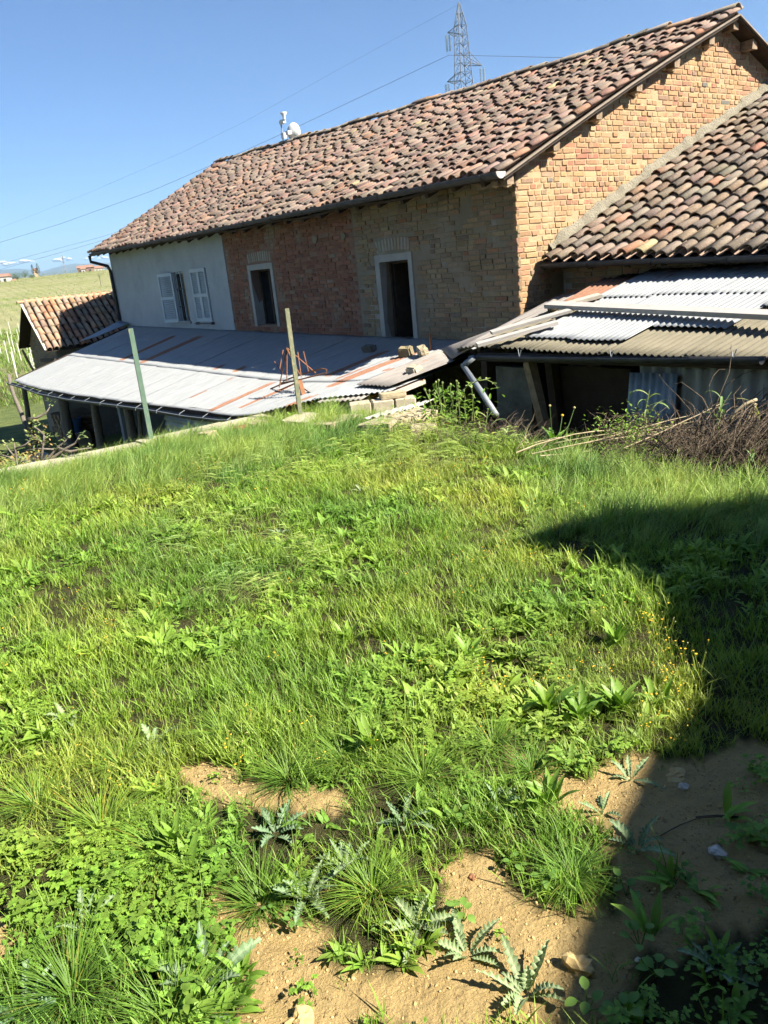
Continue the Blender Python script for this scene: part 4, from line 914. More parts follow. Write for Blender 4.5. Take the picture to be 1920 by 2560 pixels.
wv = nt.nodes.new('ShaderNodeTexWave'); wv.wave_type = 'BANDS'; wv.bands_direction = 'X'; wv.inputs['Scale'].default_value = .13; wv.inputs['Distortion'].default_value = 1.; wv.inputs['Detail'].default_value = 2
g = nt.nodes.new('ShaderNodeNewGeometry'); mp = nt.nodes.new('ShaderNodeMapping'); mp.inputs['Rotation'].default_value = (0, 0, rad(-28)); nt.links.new(g.outputs['Position'], mp.inputs[0]); nt.links.new(mp.outputs[0], wv.inputs[0])
vine = mix(nt, mth(nt, 'MULTIPLY', wv.outputs['Fac'], .35), vine, (.30, .28, .14))
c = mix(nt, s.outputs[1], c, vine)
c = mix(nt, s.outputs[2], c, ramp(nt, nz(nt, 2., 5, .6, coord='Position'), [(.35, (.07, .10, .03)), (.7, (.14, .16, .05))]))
nt.links.new(c, b.inputs['Base Color']); b.inputs['Roughness'].default_value = .97; b.inputs['Specular IOR Level'].default_value = .15
vor = nt.nodes.new('ShaderNodeTexVoronoi'); vor.inputs['Scale'].default_value = 60; g2 = nt.nodes.new('ShaderNodeNewGeometry'); nt.links.new(g2.outputs['Position'], vor.inputs['Vector'])
pit = mth(nt, 'MULTIPLY', thr(nt, nz(nt, 62, 3, .65, (1, .7, 1), coord='Position'), .60, .70), thr(nt, nz(nt, 8, 4, .6, coord='Position'), .42, .60))
hgt_ = mth(nt, 'SUBTRACT', mth(nt, 'MULTIPLY', nz(nt, 90, 6, .75, coord='Position'), 1.0), mth(nt, 'MULTIPLY', pit, 1.6))
bump(nt, b, mth(nt, 'ADD', hgt_, mth(nt, 'MULTIPLY', nz(nt, 14, 4, .6, coord='Position'), 2.)), 1., .022)
c = mix(nt, mth(nt, 'MULTIPLY', mth(nt, 'MULTIPLY', pit, s.outputs[0]), .6), c, (.13, .08, .035)); nt.links.new(c, b.inputs['Base Color'])  # shade inside the pits painted into the soil colour
M_ground = m
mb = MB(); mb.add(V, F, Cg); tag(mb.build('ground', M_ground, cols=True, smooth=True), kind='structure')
def gz(x, y):
    h = toH((x, y, 0)); return gz_h(h[0], h[1])
def gp_(px, py): p = wz(px, py); p[2] = gz(p[0], p[1]); return p

# ------------------------------------------------------------------ small plant shapes
def blade(mb, x, y, z, h, w, az, lean, curl, segs, g, dry, droop=.0, side=0.):
    dx, dy = math.sin(az), math.cos(az); px_, py_ = math.cos(az + side), -math.sin(az + side)
    V = []; C = []
    for i in range(segs + 1):
        t = i / segs; r = h * (lean * t + curl * t * t); zz = h * (t - (droop + .28 * curl) * t * t) * math.sqrt(max(.2, 1 - lean * lean * .5))
        ww = w * .5 * (1 - t ** 1.6) * (.65 + .35 * min(1, t * 4))
        cx, cy, cz = x + dx * r, y + dy * r, z + zz
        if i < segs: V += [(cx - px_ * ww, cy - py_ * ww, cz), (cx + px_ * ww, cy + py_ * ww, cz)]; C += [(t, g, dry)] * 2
        else: V.append((cx, cy, cz)); C.append((t, g, dry))
    F = [(2 * i, 2 * i + 1, 2 * i + 3, 2 * i + 2) for i in range(segs - 1)] + [(2 * segs - 2, 2 * segs - 1, 2 * segs)]
    mb.add(V, F, C)
def leaf(mb, o, az, el, L, W, segs=5, g=.5, dry=0., bend=.5, cup=.25, lobes=0, ldepth=.5, mid=.0, twist=0.):
    """a leaf with a folded midrib; lobes > 0 gives a toothed edge"""
    o = np.array(o, float); hx, hy = math.sin(az), math.cos(az); sx, sy = hy, -hx
    V = []; C = []; p = o.copy(); e = el; n = segs if not lobes else lobes * 2
    for i in range(n + 1):
        t = i / n; w = W * .5 * (math.sin(math.pi * min(1, t * .94 + .05)) ** .75) * (1 - .25 * t)
        if lobes: w *= ((1 - ldepth) + ldepth * (1.35 if i % 2 else .45)) * random.uniform(.72, 1.22)
        up = cup * w * (1 if not lobes else (1.3 if i % 2 else .5)); tw = twist * t
        n_ = np.array([-hx * math.sin(e), -hy * math.sin(e), math.cos(e)]); s_ = np.array([sx, sy, 0]) * math.cos(tw) + n_ * math.sin(tw)
        bk = np.array([hx * math.cos(e), hy * math.cos(e), math.sin(e)]) * (W * .12 if lobes and i % 2 else 0)
        V += [p - s_ * w + n_ * up + bk, p.copy(), p + s_ * w + n_ * up + bk]; C += [(t, g, dry), (t, g, max(dry, mid)), (t, g, dry)]
        p = p + np.array([hx * math.cos(e), hy * math.cos(e), math.sin(e)]) * (L / n); e -= bend * (1.6 / n) * (.4 + t)
    F = []
    for i in range(n):
        a = 3 * i; F += [(a, a + 1, a + 4, a + 3), (a + 1, a + 2, a + 5, a + 4)]
    mb.add(V, F, C)
def proto(mb, mats, name):
    me = bpy.data.meshes.new(name); setmesh(me, mb.V, mb.F, mats, mb.C, True, mb.M if len(mats) > 1 else None); return me
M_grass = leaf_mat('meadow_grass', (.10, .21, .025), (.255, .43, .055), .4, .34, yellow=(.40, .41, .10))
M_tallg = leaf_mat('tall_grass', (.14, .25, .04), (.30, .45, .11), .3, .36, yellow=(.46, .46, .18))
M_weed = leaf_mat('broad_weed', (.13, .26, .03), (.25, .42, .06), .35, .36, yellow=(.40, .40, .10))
M_thist = leaf_mat('thistle_leaf', (.115, .185, .085), (.165, .25, .125), .25, .22, rough=.6, yellow=(.40, .45, .30), inst=False)
M_dock = leaf_mat('dock_leaf', (.16, .29, .035), (.22, .36, .055), .22, .38, rough=.45, yellow=(.36, .42, .14), inst=False)
M_tuft = leaf_mat('tuft_grass', (.10, .20, .025), (.18, .31, .045), .35, .33, inst=False)
M_seed = leaf_mat('seedling_leaf', (.14, .26, .05), (.19, .31, .07), .2, .3, inst=False)
M_reed = leaf_mat('reed_leaf', (.17, .27, .09), (.25, .36, .14), .2, .35, inst=False, yellow=(.45, .40, .2))
M_petal = pm('yellow_petal', (.62, .36, .02), (.70, .44, .03), 50, .7, 0)
M_bud = pm('pale_bud', (.35, .33, .12), (.45, .4, .2), 50, .8, 0)
R = random.uniform
M_crumb = pm('earth_crumb', (.40, .28, .12), (.54, .40, .185), 9, .97, 0)
def clump_meadow(n, h0, h1, r, broad=0.):
    mb = MB()
    for i in range(n):
        a = R(0, 6.28); q = r * math.sqrt(R(0, 1)); h = R(h0, h1) * R(.7, 1.1)
        blade(mb, q * math.cos(a), q * math.sin(a), -.012, h, R(.0045, .0095) * (1.6 if random.random() < broad else 1), R(0, 6.28), R(.03, .36), R(.05, .6), 3, R(0, 1), 1. if random.random() < .05 else R(0, .18), R(0, .2), R(-.6, .6))
    return mb
def clump_tall(n, h0, h1, r, wind=(1.35, .3), spread=.95):
    mb = MB()
    for i in range(n):
        a = R(0, 6.28); q = r * math.sqrt(R(0, 1)); h = R(h0, h1)
        blade(mb, q * math.cos(a), q * math.sin(a), -.015, h, R(.004, .0085), wind[0] + random.gauss(0, spread), R(.05, .35), R(.35, 1.1) * wind[1] * 2, 4, R(0, 1), 1. if random.random() < .05 else R(0, .15), R(0, .2), R(-.7, .7))
    return mb
def clump_leafy(n, L0, L1, wr, el=(.3, 1.1), lob=0):
    mb = MB()
    for i in range(n):
        L = R(L0, L1); leaf(mb, (R(-.02, .02), R(-.02, .02), -.005), R(0, 6.28), R(*el), L, L * R(wr * .8, wr * 1.2), 4, R(0, 1), R(0, .15), R(.3, .9), R(.1, .4), lob, .4)
    return mb
def clump_lobed(n, hmax, size, r):
    mb = MB()
    for i in range(n):
        a = R(0, 6.28); q = r * math.sqrt(R(0, 1)); x, y = q * math.cos(a), q * math.sin(a); h = R(.25, 1) * hmax; ta = R(0, 6.28)
        ex, ey = x + .3 * h * math.cos(ta), y + .3 * h * math.sin(ta); blade(mb, x, y, -.01, h * 1.05, .002, math.pi / 2 - ta, .3, .05, 2, R(0, 1), .1)
        g = R(0, 1); k = random.choice((3, 5)); s = size * R(.7, 1.25); az0 = R(0, 6.28)
        for j in range(k): leaf(mb, (ex, ey, h), az0 + (j - (k - 1) / 2) * 2.1 / (k - 1) * 1.15, R(-.1, .3), s, s * .62, 3, g, R(0, .1), .5, .15)
    return mb
def clump_round(n, size, r, h):
    mb = MB()
    for i in range(n):
        a = R(0, 6.28); q = r * math.sqrt(R(0, 1)); s = size * R(.6, 1.2); leaf(mb, (q * math.cos(a), q * math.sin(a), R(.15, 1) * h), R(0, 6.28), R(.0, .8), s, s * .8, 5, R(0, 1), R(0, .08), .6, .2)
    return mb
def flower_stems(n, h0, h1, r, branch=2, bud=.4, size=.0075):
    mb = MB()
    for i in range(n):
        a = R(0, 6.28); q = r * math.sqrt(R(0, 1)); x, y = q * math.cos(a), q * math.sin(a); h = R(h0, h1); az = R(0, 6.28); tip = None
        P = [np.array([x + .25 * h * math.cos(az) * t * t, y + .25 * h * math.sin(az) * t * t, h * t]) for t in (0, .35, .7, 1.)]
        mb.m = 0; mb.tube(P, [.0016, .0014, .0012, .001], 3, False, [(t, .4, .35) for t in (0, .3, .7, 1.)]); ends = [P[-1]]
        for k in range(branch):
            b_ = P[1] + (P[2] - P[1]) * R(0, 1.2); e = b_ + np.array([R(-.3, .3), R(-.3, .3), R(.2, .5)]) * h * .5; mb.tube([b_, (b_ + e) / 2 + np.array([0, 0, -.01]), e], .001, 3, False, [(.5, .4, .35)] * 3); ends.append(e)
        for e in ends:
            bud_ = random.random() < bud; mb.m = 2 if bud_ else 1; s = size * R(.7, 1.2); n_ = 7
            V = [e + np.array([0, 0, -s * .5])] + [e + np.array([s * math.cos(6.283 * j / n_), s * math.sin(6.283 * j / n_), s * R(.1, .5)]) * (np.array([.5, .5, 1.6]) if bud_ else 1) for j in range(n_)] + [e + np.array([0, 0, s * .35])]
            mb.add(V, [(0, 1 + (j + 1) % n_, 1 + j) for j in range(n_)] + [(n_ + 1, 1 + j, 1 + (j + 1) % n_) for j in range(n_)])
        mb.m = 0
    return mb
def barley(n, h0, h1, r):
    mb = MB()
    for i in range(n):
        a = R(0, 6.28); q = r * math.sqrt(R(0, 1)); h = R(h0, h1); az = 1.35 + random.gauss(0, .35); x, y = q * math.cos(a), q * math.sin(a); dx, dy = math.sin(az), math.cos(az)
        P = [np.array([x + dx * h * .75 * t ** 2.2, y + dy * h * .75 * t ** 2.2, h * (t - .38 * t ** 3)]) for t in np.linspace(0, 1, 7)]
        mb.tube(P, [.0014] * 6 + [.001], 3, False, [(t, .5, .35) for t in np.linspace(0, 1, 7)])
        d = (P[-1] - P[-2]); d /= np.linalg.norm(d)
        for k in range(16):
            t = k / 16; o = P[-1] + d * (.075 * t) + np.array([0, 0, -.018 * t * t]); s = np.array([R(-1, 1), R(-1, 1), R(-1, 1)]); s -= d * (s @ d); s /= np.linalg.norm(s) + 1e-6
            e = o + d * .045 + s * .012 + np.array([0, 0, -.012]); wv_ = np.cross(d, s) * .0016
            mb.add([o - wv_ * 1.6, o + wv_ * 1.6, o + (e - o) * .35 + wv_ * 1.5, e, o + (e - o) * .35 - wv_ * 1.5], [(0, 1, 2, 4), (4, 2, 3)], [(1., .8, .30)] * 5)
    return mb
def scatter(name, protos, P, rot, scl, idx, tint, label, cat):
    """one object of kind stuff that holds the plants of one kind, spread over the ground by geometry nodes"""
    cl = bpy.data.collections.new(name + '_shapes')
    for i, me in enumerate(protos): cl.objects.link(bpy.data.objects.new('%s_%02d' % (name, i), me))
    me = bpy.data.meshes.new(name); n = len(P); me.from_pydata([tuple(p) for p in P], [], [])
    for nm, ty, data, key in (('rot', 'FLOAT_VECTOR', rot, 'vector'), ('scl', 'FLOAT', scl, 'value'), ('idx', 'INT', idx, 'value'), ('tint', 'FLOAT', tint, 'value')):
        at = me.attributes.new(nm, ty, 'POINT'); at.data.foreach_set(key, np.asarray(data, dtype=np.int32 if ty == 'INT' else np.float32).ravel())
    o = bpy.data.objects.new(name, me); COL.objects.link(o); tag(o, label, cat, kind='stuff')
    ng = bpy.data.node_groups.new(name, 'GeometryNodeTree'); ng.interface.new_socket('Geometry', in_out='INPUT', socket_type='NodeSocketGeometry'); ng.interface.new_socket('Geometry', in_out='OUTPUT', socket_type='NodeSocketGeometry')
    N = ng.nodes; L = ng.links; gi_ = N.new('NodeGroupInput'); go = N.new('NodeGroupOutput'); ip = N.new('GeometryNodeInstanceOnPoints'); ci = N.new('GeometryNodeCollectionInfo')
    ci.inputs['Collection'].default_value = cl; ci.inputs['Separate Children'].default_value = True; ci.inputs['Reset Children'].default_value = True
    def att(nm, ty): a = N.new('GeometryNodeInputNamedAttribute'); a.data_type = ty; a.inputs['Name'].default_value = nm; return a.outputs['Attribute']
    L.new(gi_.outputs[0], ip.inputs['Points']); L.new(ci.outputs[0], ip.inputs['Instance']); ip.inputs['Pick Instance'].default_value = True
    L.new(att('idx', 'INT'), ip.inputs['Instance Index']); er = N.new('FunctionNodeEulerToRotation'); L.new(att('rot', 'FLOAT_VECTOR'), er.inputs[0]); L.new(er.outputs[0], ip.inputs['Rotation']); L.new(att('scl', 'FLOAT'), ip.inputs['Scale'])
    L.new(ip.outputs[0], go.inputs[0]); md = o.modifiers.new('spread', 'NODES'); md.node_group = ng; return o
class Sc:
    def __init__(s): s.P = []; s.r = []; s.s = []; s.i = []; s.t = []
    def put(s, p, i, sc=1., tint=0., yaw=None, tilt=.08): s.P.append(p); s.r.append((random.gauss(0, tilt), random.gauss(0, tilt), R(0, 6.28) if yaw is None else yaw)); s.s.append(sc); s.i.append(i); s.t.append(tint)
    def make(s, name, protos, label, cat): return scatter(name, protos, s.P, s.r, s.s, s.i, s.t, label, cat)
pm_ = [proto(clump_meadow(15, .06, .15, .07, .15), [M_grass], 'g') for i in range(5)] + [proto(clump_meadow(14, .12, .24, .07, .2), [M_grass], 'g') for i in range(4)]
pt_ = [proto(clump_tall(15, .20, .42, .085), [M_tallg], 'g') for i in range(5)]
pw_ = [proto(clump_leafy(8, .05, .10, .34), [M_weed], 'g') for i in range(3)] + [proto(clump_leafy(6, .08, .15, .26, (.5, 1.2)), [M_weed], 'g') for i in range(3)] + \
      [proto(clump_lobed(16, .10, .026, .07), [M_weed], 'g') for i in range(4)] + [proto(clump_round(14, .024, .06, .05), [M_weed], 'g') for i in range(3)] + [proto(clump_leafy(7, .06, .12, .3, (.2, .9), 4), [M_weed], 'g') for i in range(2)]
pf_ = [proto(flower_stems(4, .12, .26, .06, 1, .45), [M_grass, M_petal, M_bud], 'g') for i in range(4)]
pb_ = [proto(barley(3, .34, .52, .07), [M_tallg], 'g') for i in range(3)]
gr, ta, we, fl, ba = Sc(), Sc(), Sc(), Sc(), Sc()
def nn(x, y, f, k): return mnoise.noise(Vector((x * f, y * f, k)))
AREA = (12.0, 7.6); N_ = int(AREA[0] * AREA[1] * 1250)
BARLEY = [gpoly([(330, 1330), (640, 1330), (900, 1480), (640, 1580), (300, 1500)]), gpoly([(380, 1180), (1000, 1090), (1280, 1130), (1100, 1200), (700, 1240), (420, 1260)]), gpoly([(1200, 1370), (1260, 1360), (1250, 1420), (1190, 1420)])]
MIDCLUMP = gpoly([(600, 2000), (1150, 1950), (1120, 2330), (900, 2400), (640, 2260)])
DARKGAP = [gpoly(P) for P in ([(560, 1290), (740, 1280), (740, 1350), (600, 1360)], [(90, 1460), (210, 1470), (220, 1580), (110, 1560)], [(860, 1390), (930, 1390), (950, 1440), (870, 1450)], [(700, 1140), (780, 1120), (800, 1150), (710, 1170)])]
for k in range(N_):
    v = R(-15.0, -3.0); u = R(-7.45, .15); P = C0 + v * D2 + u * D1; x, y = P[0], P[1]
    if y < .7: continue
    X, Y = project((x, y, 0))
    if not (-120 < X < 2040 and 1020 < Y < 2780): continue
    d = math.hypot(x, y)
    if v > -3.55 and random.random() < sm((v + 3.6) / .4): continue
    if random.random() > np.interp(d, [1, 2.2, 3.5, 5.5, 8], [1., .9, .6, .46, .40]): continue
    k_ = float(np.interp(d, [1, 2.5, 4.5, 7], [.52, .54, .60, .70]))
    z = gz(x, y); so = d < 6 and soilness(x, y); sh = d < 4 and inpoly(x, y, SHADEWEED); p = (x, y, z)
    if any(inpoly(x, y, Q) for Q in DARKGAP) and random.random() < .7: continue
    if sh:
        r_ = random.random()
        if r_ < (.10 if so else .24): we.put(p, random.choice((10, 11, 12, 10, 6, 8, 0, 3)), R(.4, .85), 0)
        elif r_ < (.12 if so else .30): gr.put(p, random.randrange(9), R(.4, .8), 0)
        continue
    if so:
        r_ = random.random()
        if r_ < .012: we.put(p, random.choice((10, 11, 12, 6, 7)), R(.25, .5), R(0, .2))
        elif r_ < .018: gr.put(p, random.randrange(5), R(.2, .4), R(0, .5))
        continue
    tall = sm((u + 2.3) / 1.5) * (1 if X < 1150 else .55) + (.9 * sm((X - 1250) / 250) * sm((1400 - Y) / 120) if Y < 1400 else 0)
    tall *= .75 + .5 * nn(x, y, .9, 4); k_ *= 1 + .6 * nn(x, y, 2.6, 41) + .4 * nn(x, y, 7., 43)
    if nn(x, y, 3.1, 51) + .5 * nn(x, y, 8, 52) < -.30 and d < 7.5 and random.random() < .72: continue
    olive = sm((nn(x, y, .75, 12) + .12) * 2.2) * (1 - sm((2.2 - d) / 1.2)) * (1 - min(1, tall))
    mid = d < 3 and inpoly(x, y, MIDCLUMP)
    if mid and random.random() < .45: continue
    weedy = sm(nn(x, y, 1.3, 21) * 2.5 + .35) * (.8 if d < 3.6 else .55)
    if X < 560 and 2080 < Y < 2420: weedy = .72
    if mid: weedy = .1
    r_ = random.random()
    if r_ < tall: ta.put(p, random.randrange(5), R(.62, 1.08) * max(.62, k_) * (.88 if u > -.5 else 1), R(0, .35) + .25 * max(0, nn(x, y, .8, 30)), random.gauss(0, .8), .16)
    elif r_ < tall + (1 - tall) * weedy * .8:
        j = random.choice((6, 8, 10, 0, 1, 2, 3, 4, 5, 13, 14, 0, 3, 4, 5)) if not (X < 560 and 2080 < Y < 2420) else random.choice((6, 7, 8, 9, 6, 7, 8, 9, 11))
        we.put(p, j, R(.7, 1.35) * k_, R(0, .25) + olive * .4)
    else: gr.put(p, random.randrange(9) if random.random() > olive * .6 else random.randrange(5), R(.75, 1.25) * k_, min(1, R(0, .25) + olive * R(.4, 1.1)))
    if random.random() < .005 + .05 * olive * (1 if d < 5 else .4): fl.put(p, random.randrange(4), R(.7, 1.15) * k_, .5 * olive)
    if any(inpoly(x, y, Q) for Q in BARLEY) and random.random() < .07: ba.put(p, random.randrange(3), R(.7, 1.05) * max(.6, k_), R(.2, .6), random.gauss(0, .3), .1)
cr = Sc(); pc_ = []
for i in range(5): q_ = MB(); q_.rock((0, 0, 0), (1, .8, .6), .5, 1 if i < 3 else 2); pc_.append(proto(q_, [M_crumb], 'g'))
for k in range(52000):
    v = R(-11.5, -4.5); u = R(-7.4, -3.); P = C0 + v * D2 + u * D1; x, y = P[0], P[1]
    if math.hypot(x, y) < 4 and y > .7 and soilness(x, y) and nn(x, y, 5, 61) > -.25: cr.put((x, y, gz(x, y) + .0005), random.randrange(5), abs(random.gauss(0, .0022)) + .001, 0, None, .6)
cr.make('soil_crumbs', pc_, 'small crumbs of dry yellow earth over the bare patches', 'soil')
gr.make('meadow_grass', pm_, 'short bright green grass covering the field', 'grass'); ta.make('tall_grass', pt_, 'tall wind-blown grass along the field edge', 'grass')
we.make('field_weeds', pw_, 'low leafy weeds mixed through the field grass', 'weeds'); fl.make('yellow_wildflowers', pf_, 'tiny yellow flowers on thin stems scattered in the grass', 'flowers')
ba.make('wild_barley', pb_, 'feathery wild barley heads bent by the wind', 'wild barley')
print('clumps', len(gr.P), len(ta.P), len(we.P), len(fl.P), len(ba.P))

# ------------------------------------------------------------------ single plants in the foreground
GREY = 'spiny grey green thistle rosettes in the field'
def thistle(px, py, n, L, label, seed, up=.55, rot=0.):
    L *= .64; random.seed(seed); b_ = gp_(px, py); t = thing('thistle', label, 'thistle', b_, group=GREY)
    for i in range(n):
        mb = MB(); a = rot + i * 2.399 + R(-.3, .3); in_ = i / n
        leaf(mb, b_ + np.array([.012 * math.sin(a), .012 * math.cos(a), .0]), a, lerp(.30, 1.2, in_ * up * 1.4) + R(-.2, .3), L * R(.6, 1.15) * (1 - .35 * in_), L * R(.18, .27), 5, R(.0, 1.), .0, R(.15, .95), R(.2, .8), random.choice((6, 7, 8, 9)), R(.40, .62), .62, R(-.7, .7))
        mb.build('leaf', M_thist, t, cols=True, smooth=False)
for i, (px, py, n, L, lb) in enumerate((
    (521, 2450, 10, .25, 'large thistle rosette spreading over the bare earth at the grass edge'),
    (765, 2235, 11, .21, 'thistle in the middle clump with leaves reaching left over the earth'),
    (868, 2160, 9, .19, 'thistle with pale upright leaves inside the middle grass clump'),
    (690, 2080, 8, .19, 'thistle with one tall pale leaf beside the narrow bare strip'),
    (1010, 2060, 9, .18, 'bushy thistle at the back of the middle clump'),
    (1250, 2010, 7, .16, 'upright thistle between the two bare patches'),
    (1045, 2300, 10, .20, 'thistle at the front edge of the middle clump, touching bare earth'),
    (1165, 2370, 8, .18, 'dark thistle drooping over the earth beside the lone thistle'),
    (1313, 2475, 9, .19, 'lone thistle on bare earth throwing a dark shadow'),
    (1590, 2125, 7, .19, 'thistle half lit at the edge of the deep shade'),
    (1575, 1945, 6, .15, 'small thistle by the crumbling earth at the shade edge'),
    (1505, 2030, 5, .12, 'slim young thistle on the bare patch'),
    (205, 2310, 9, .20, 'thistle standing among the lobed leaf weeds'),
    (60, 2520, 9, .22, 'thistle in the lush grass clump away from the bare earth'),
    (382, 1850, 8, .18, 'silvery thistle above the narrow bare strip'),
    (165, 1790, 8, .18, 'silvery thistle in the yellow flowered grass'),
    (1480, 1190, 6, .16, 'small silvery thistle in the far grass near the dry canes') if False else (905, 1225, 6, .17, 'whitish thistle in the far wind-blown grass'),
    (700, 1330, 6, .15, 'thistle beside a dark gap in the far grass'),
    (1800, 2420, 8, .17, 'thistle wholly inside the deep shade'))): thistle(px, py, n, L, lb, 100 + i)
def dock(px, py, n, L, label, seed):
    L *= .62; n += 4; random.seed(seed); b_ = gp_(px, py); t = thing('dock_plant', label, 'dock plant', b_, group='broad leaved dock plants in the field')
    for i in range(n):
        mb = MB(); a = i * 2.399 + R(-.3, .3); leaf(mb, b_ + np.array([R(-.02, .02), R(-.02, .02), 0]), a, R(.65, 1.35), L * R(.65, 1.1), L * R(.20, .28), 7, R(.2, .9), 0., R(.2, .6), R(.15, .4), 0, 0, .25, R(-.3, .3)); mb.build('leaf', M_dock, t, cols=True, smooth=True)
for i, (px, py, n, L, lb) in enumerate((
    (1365, 1775, 11, .24, 'tall dock with bright upright leaves, first along the shade edge'), (1450, 1790, 10, .23, 'dock with glossy bright leaves between the two tall ones'),
    (1550, 1770, 10, .23, 'dock with long bright leaves close to the shade'), (1640, 1750, 8, .20, 'dock reaching into the deep shade'),
    (1540, 1600, 8, .20, 'dock under the yellow flower stalks'), (1375, 2010, 8, .17, 'dock with broad leaves on the bare patch above the round tuft'),
    (930, 1880, 9, .21, 'dock with dark green leaves above the middle clump'), (1165, 1640, 8, .20, 'dock among the mid field grass'), (870, 1590, 7, .18, 'dock with pale leaves in the open grass'), (480, 2180, 8, .20, 'dock at the end of the lush grass by the bare earth'), (430, 2120, 7, .20, 'dock in the lush grass above the lobed weeds'))): dock(px, py, n, L, lb, 200 + i)
def tuft(px, py, n, h, r, label, seed, mat=None, wmax=.006):
    h *= .62; r *= .62; random.seed(seed); b_ = gp_(px, py); mb = MB()
    for i in range(n):
        a = R(0, 6.28); q = r * R(0, 1); x, y = q * math.sin(a), q * math.cos(a)
        blade(mb, b_[0] + x * .55, b_[1] + y * .55, b_[2] - .01, h * R(.55, 1.15), R(.0028, wmax * .8), a + R(-.5, .5), R(.15, .75), R(.2, 1.3), 5, R(0, 1), 1. if random.random() < .05 else R(0, .15), R(0, .3), R(-.5, .5))
    return one(mb, 'grass_tuft', mat or M_tuft, label, 'grass tuft', cols=True, group='dense grass tufts around the bare earth')
for i, (px, py, n, h, r, lb) in enumerate((
    (1430, 2190, 260, .17, .09, 'round dense grass tuft alone on the bare earth near the shade'), (720, 1945, 260, .22, .13, 'wide grass tuft overhanging the narrow bare strip'), (860, 1900, 220, .21, .11, 'grass tuft behind the middle clump'),
    (650, 2250, 220, .20, .12, 'grass tuft at the left of the middle clump'), (930, 2230, 260, .20, .14, 'grass tuft in the heart of the middle clump of thistles'), (410, 2130, 260, .24, .15, 'tall grass tuft leaning over the bare earth'), (250, 2060, 240, .24, .16, 'thick grass tuft in the lush clump'),
    (90, 2000, 240, .24, .16, 'thick grass tuft at the outer end of the lush clump'), (420, 2540, 220, .24, .14, 'coarse grass tuft behind the large thistle'), (180, 2480, 260, .25, .16, 'coarse long grass tuft beside the lobed weeds'), (1330, 1930, 200, .17, .10, 'low grass tuft below the docks'), (1060, 1950, 220, .22, .12, 'grass tuft between middle clump and docks'), (300, 1900, 200, .2, .13, 'grass tuft above the lush clump'), (560, 1830, 200, .2, .12, 'dark grass tuft above the narrow bare strip'), (1230, 1870, 200, .2, .12, 'grass tuft beside the tall docks'))): tuft(px, py, n, h, r, lb, 300 + i)
def seedling(px, py, n, s, label, seed):
    s *= .6; random.seed(seed); b_ = gp_(px, py); t = thing('seedling', label, 'seedling', b_, group='round leaved seedlings on bare earth')
    for i in range(n):
        mb = MB(); a = i * 2.399 + R(-.4, .4); e = b_ + np.array([math.sin(a), math.cos(a), 0]) * s * R(.2, .9) + np.array([0, 0, R(.02, .05)]); mb.tube([b_, e], .0015, 3, False, [(.3, .5, .2)] * 2); leaf(mb, e, a, R(-.1, .5), s, s * .85, 5, R(.2, .8), 0., .4, .2); mb.build('leaf', M_seed, t, cols=True, smooth=True)
for i, (px, py, n, s, lb) in enumerate(((735, 2315, 6, .035, 'seedling with grey green leaves on the open earth'), (1470, 2520, 5, .05, 'seedling with big pale leaves at the foot of the shade'), (1560, 2540, 4, .05, 'seedling in the shade beside the big pale one'), (1600, 2370, 6, .045, 'seedling catching a last spot of light in the shade'), (1640, 2440, 7, .05, 'seedling with a heap of round leaves in the shade'), (1565, 2235, 4, .045, 'seedling with one round lit leaf below the tuft'), (1365, 2215, 5, .045, 'seedling in front of the round tuft'), (1160, 2290, 6, .045, 'leafy seedling behind the lone thistle'), (1290, 2180, 6, .035, 'small seedling left of the round tuft'), (950, 2330, 3, .03, 'tiny seedling by the middle clump'), (1150, 2060, 6, .045, 'seedling under the upright thistle'), (680, 2290, 3, .03, 'tiny seedling near the lush clump'))): seedling(px, py, n, s, lb, 400 + i)
def stalk(px, py, h, label, seed):
    h *= .75; random.seed(seed); b_ = gp_(px, py); t = thing('flower_stalk', label, 'wildflower', b_, group='thin yellow flowered stalks at the shade edge')
    m_ = flower_stems(2, h * .8, h * 1.1, .03, 3, .6, .0042)
    V = [tuple(np.array(v) + b_) for v in m_.V]
    for nm, ids, mt in (('stem', (0,), M_tuft), ('flower_head', (1,), M_petal), ('bud', (2,), M_bud)):
        F = [f for f, k in zip(m_.F, m_.M) if k in ids]
        if F:
            us = sorted({i for f in F for i in f}); rm_ = {k: j for j, k in enumerate(us)}; mb = MB(); mb.add([V[i] for i in us], [tuple(rm_[i] for i in f) for f in F], [m_.C[i] for i in us]); mb.build(nm, mt, t, cols=True)
for i in range(10):
    random.seed(500 + i); px, py = random.choice(((1380, 1500), (1450, 1560), (1520, 1580), (1560, 1640), (1640, 1660), (1700, 1700), (1740, 1720), (1600, 1600))); stalk(px + R(-40, 40), py + R(-30, 30), R(.2, .34), 'thin stalk with yellow heads and buds standing up into the deep shade', 520 + i)
random.seed(77)
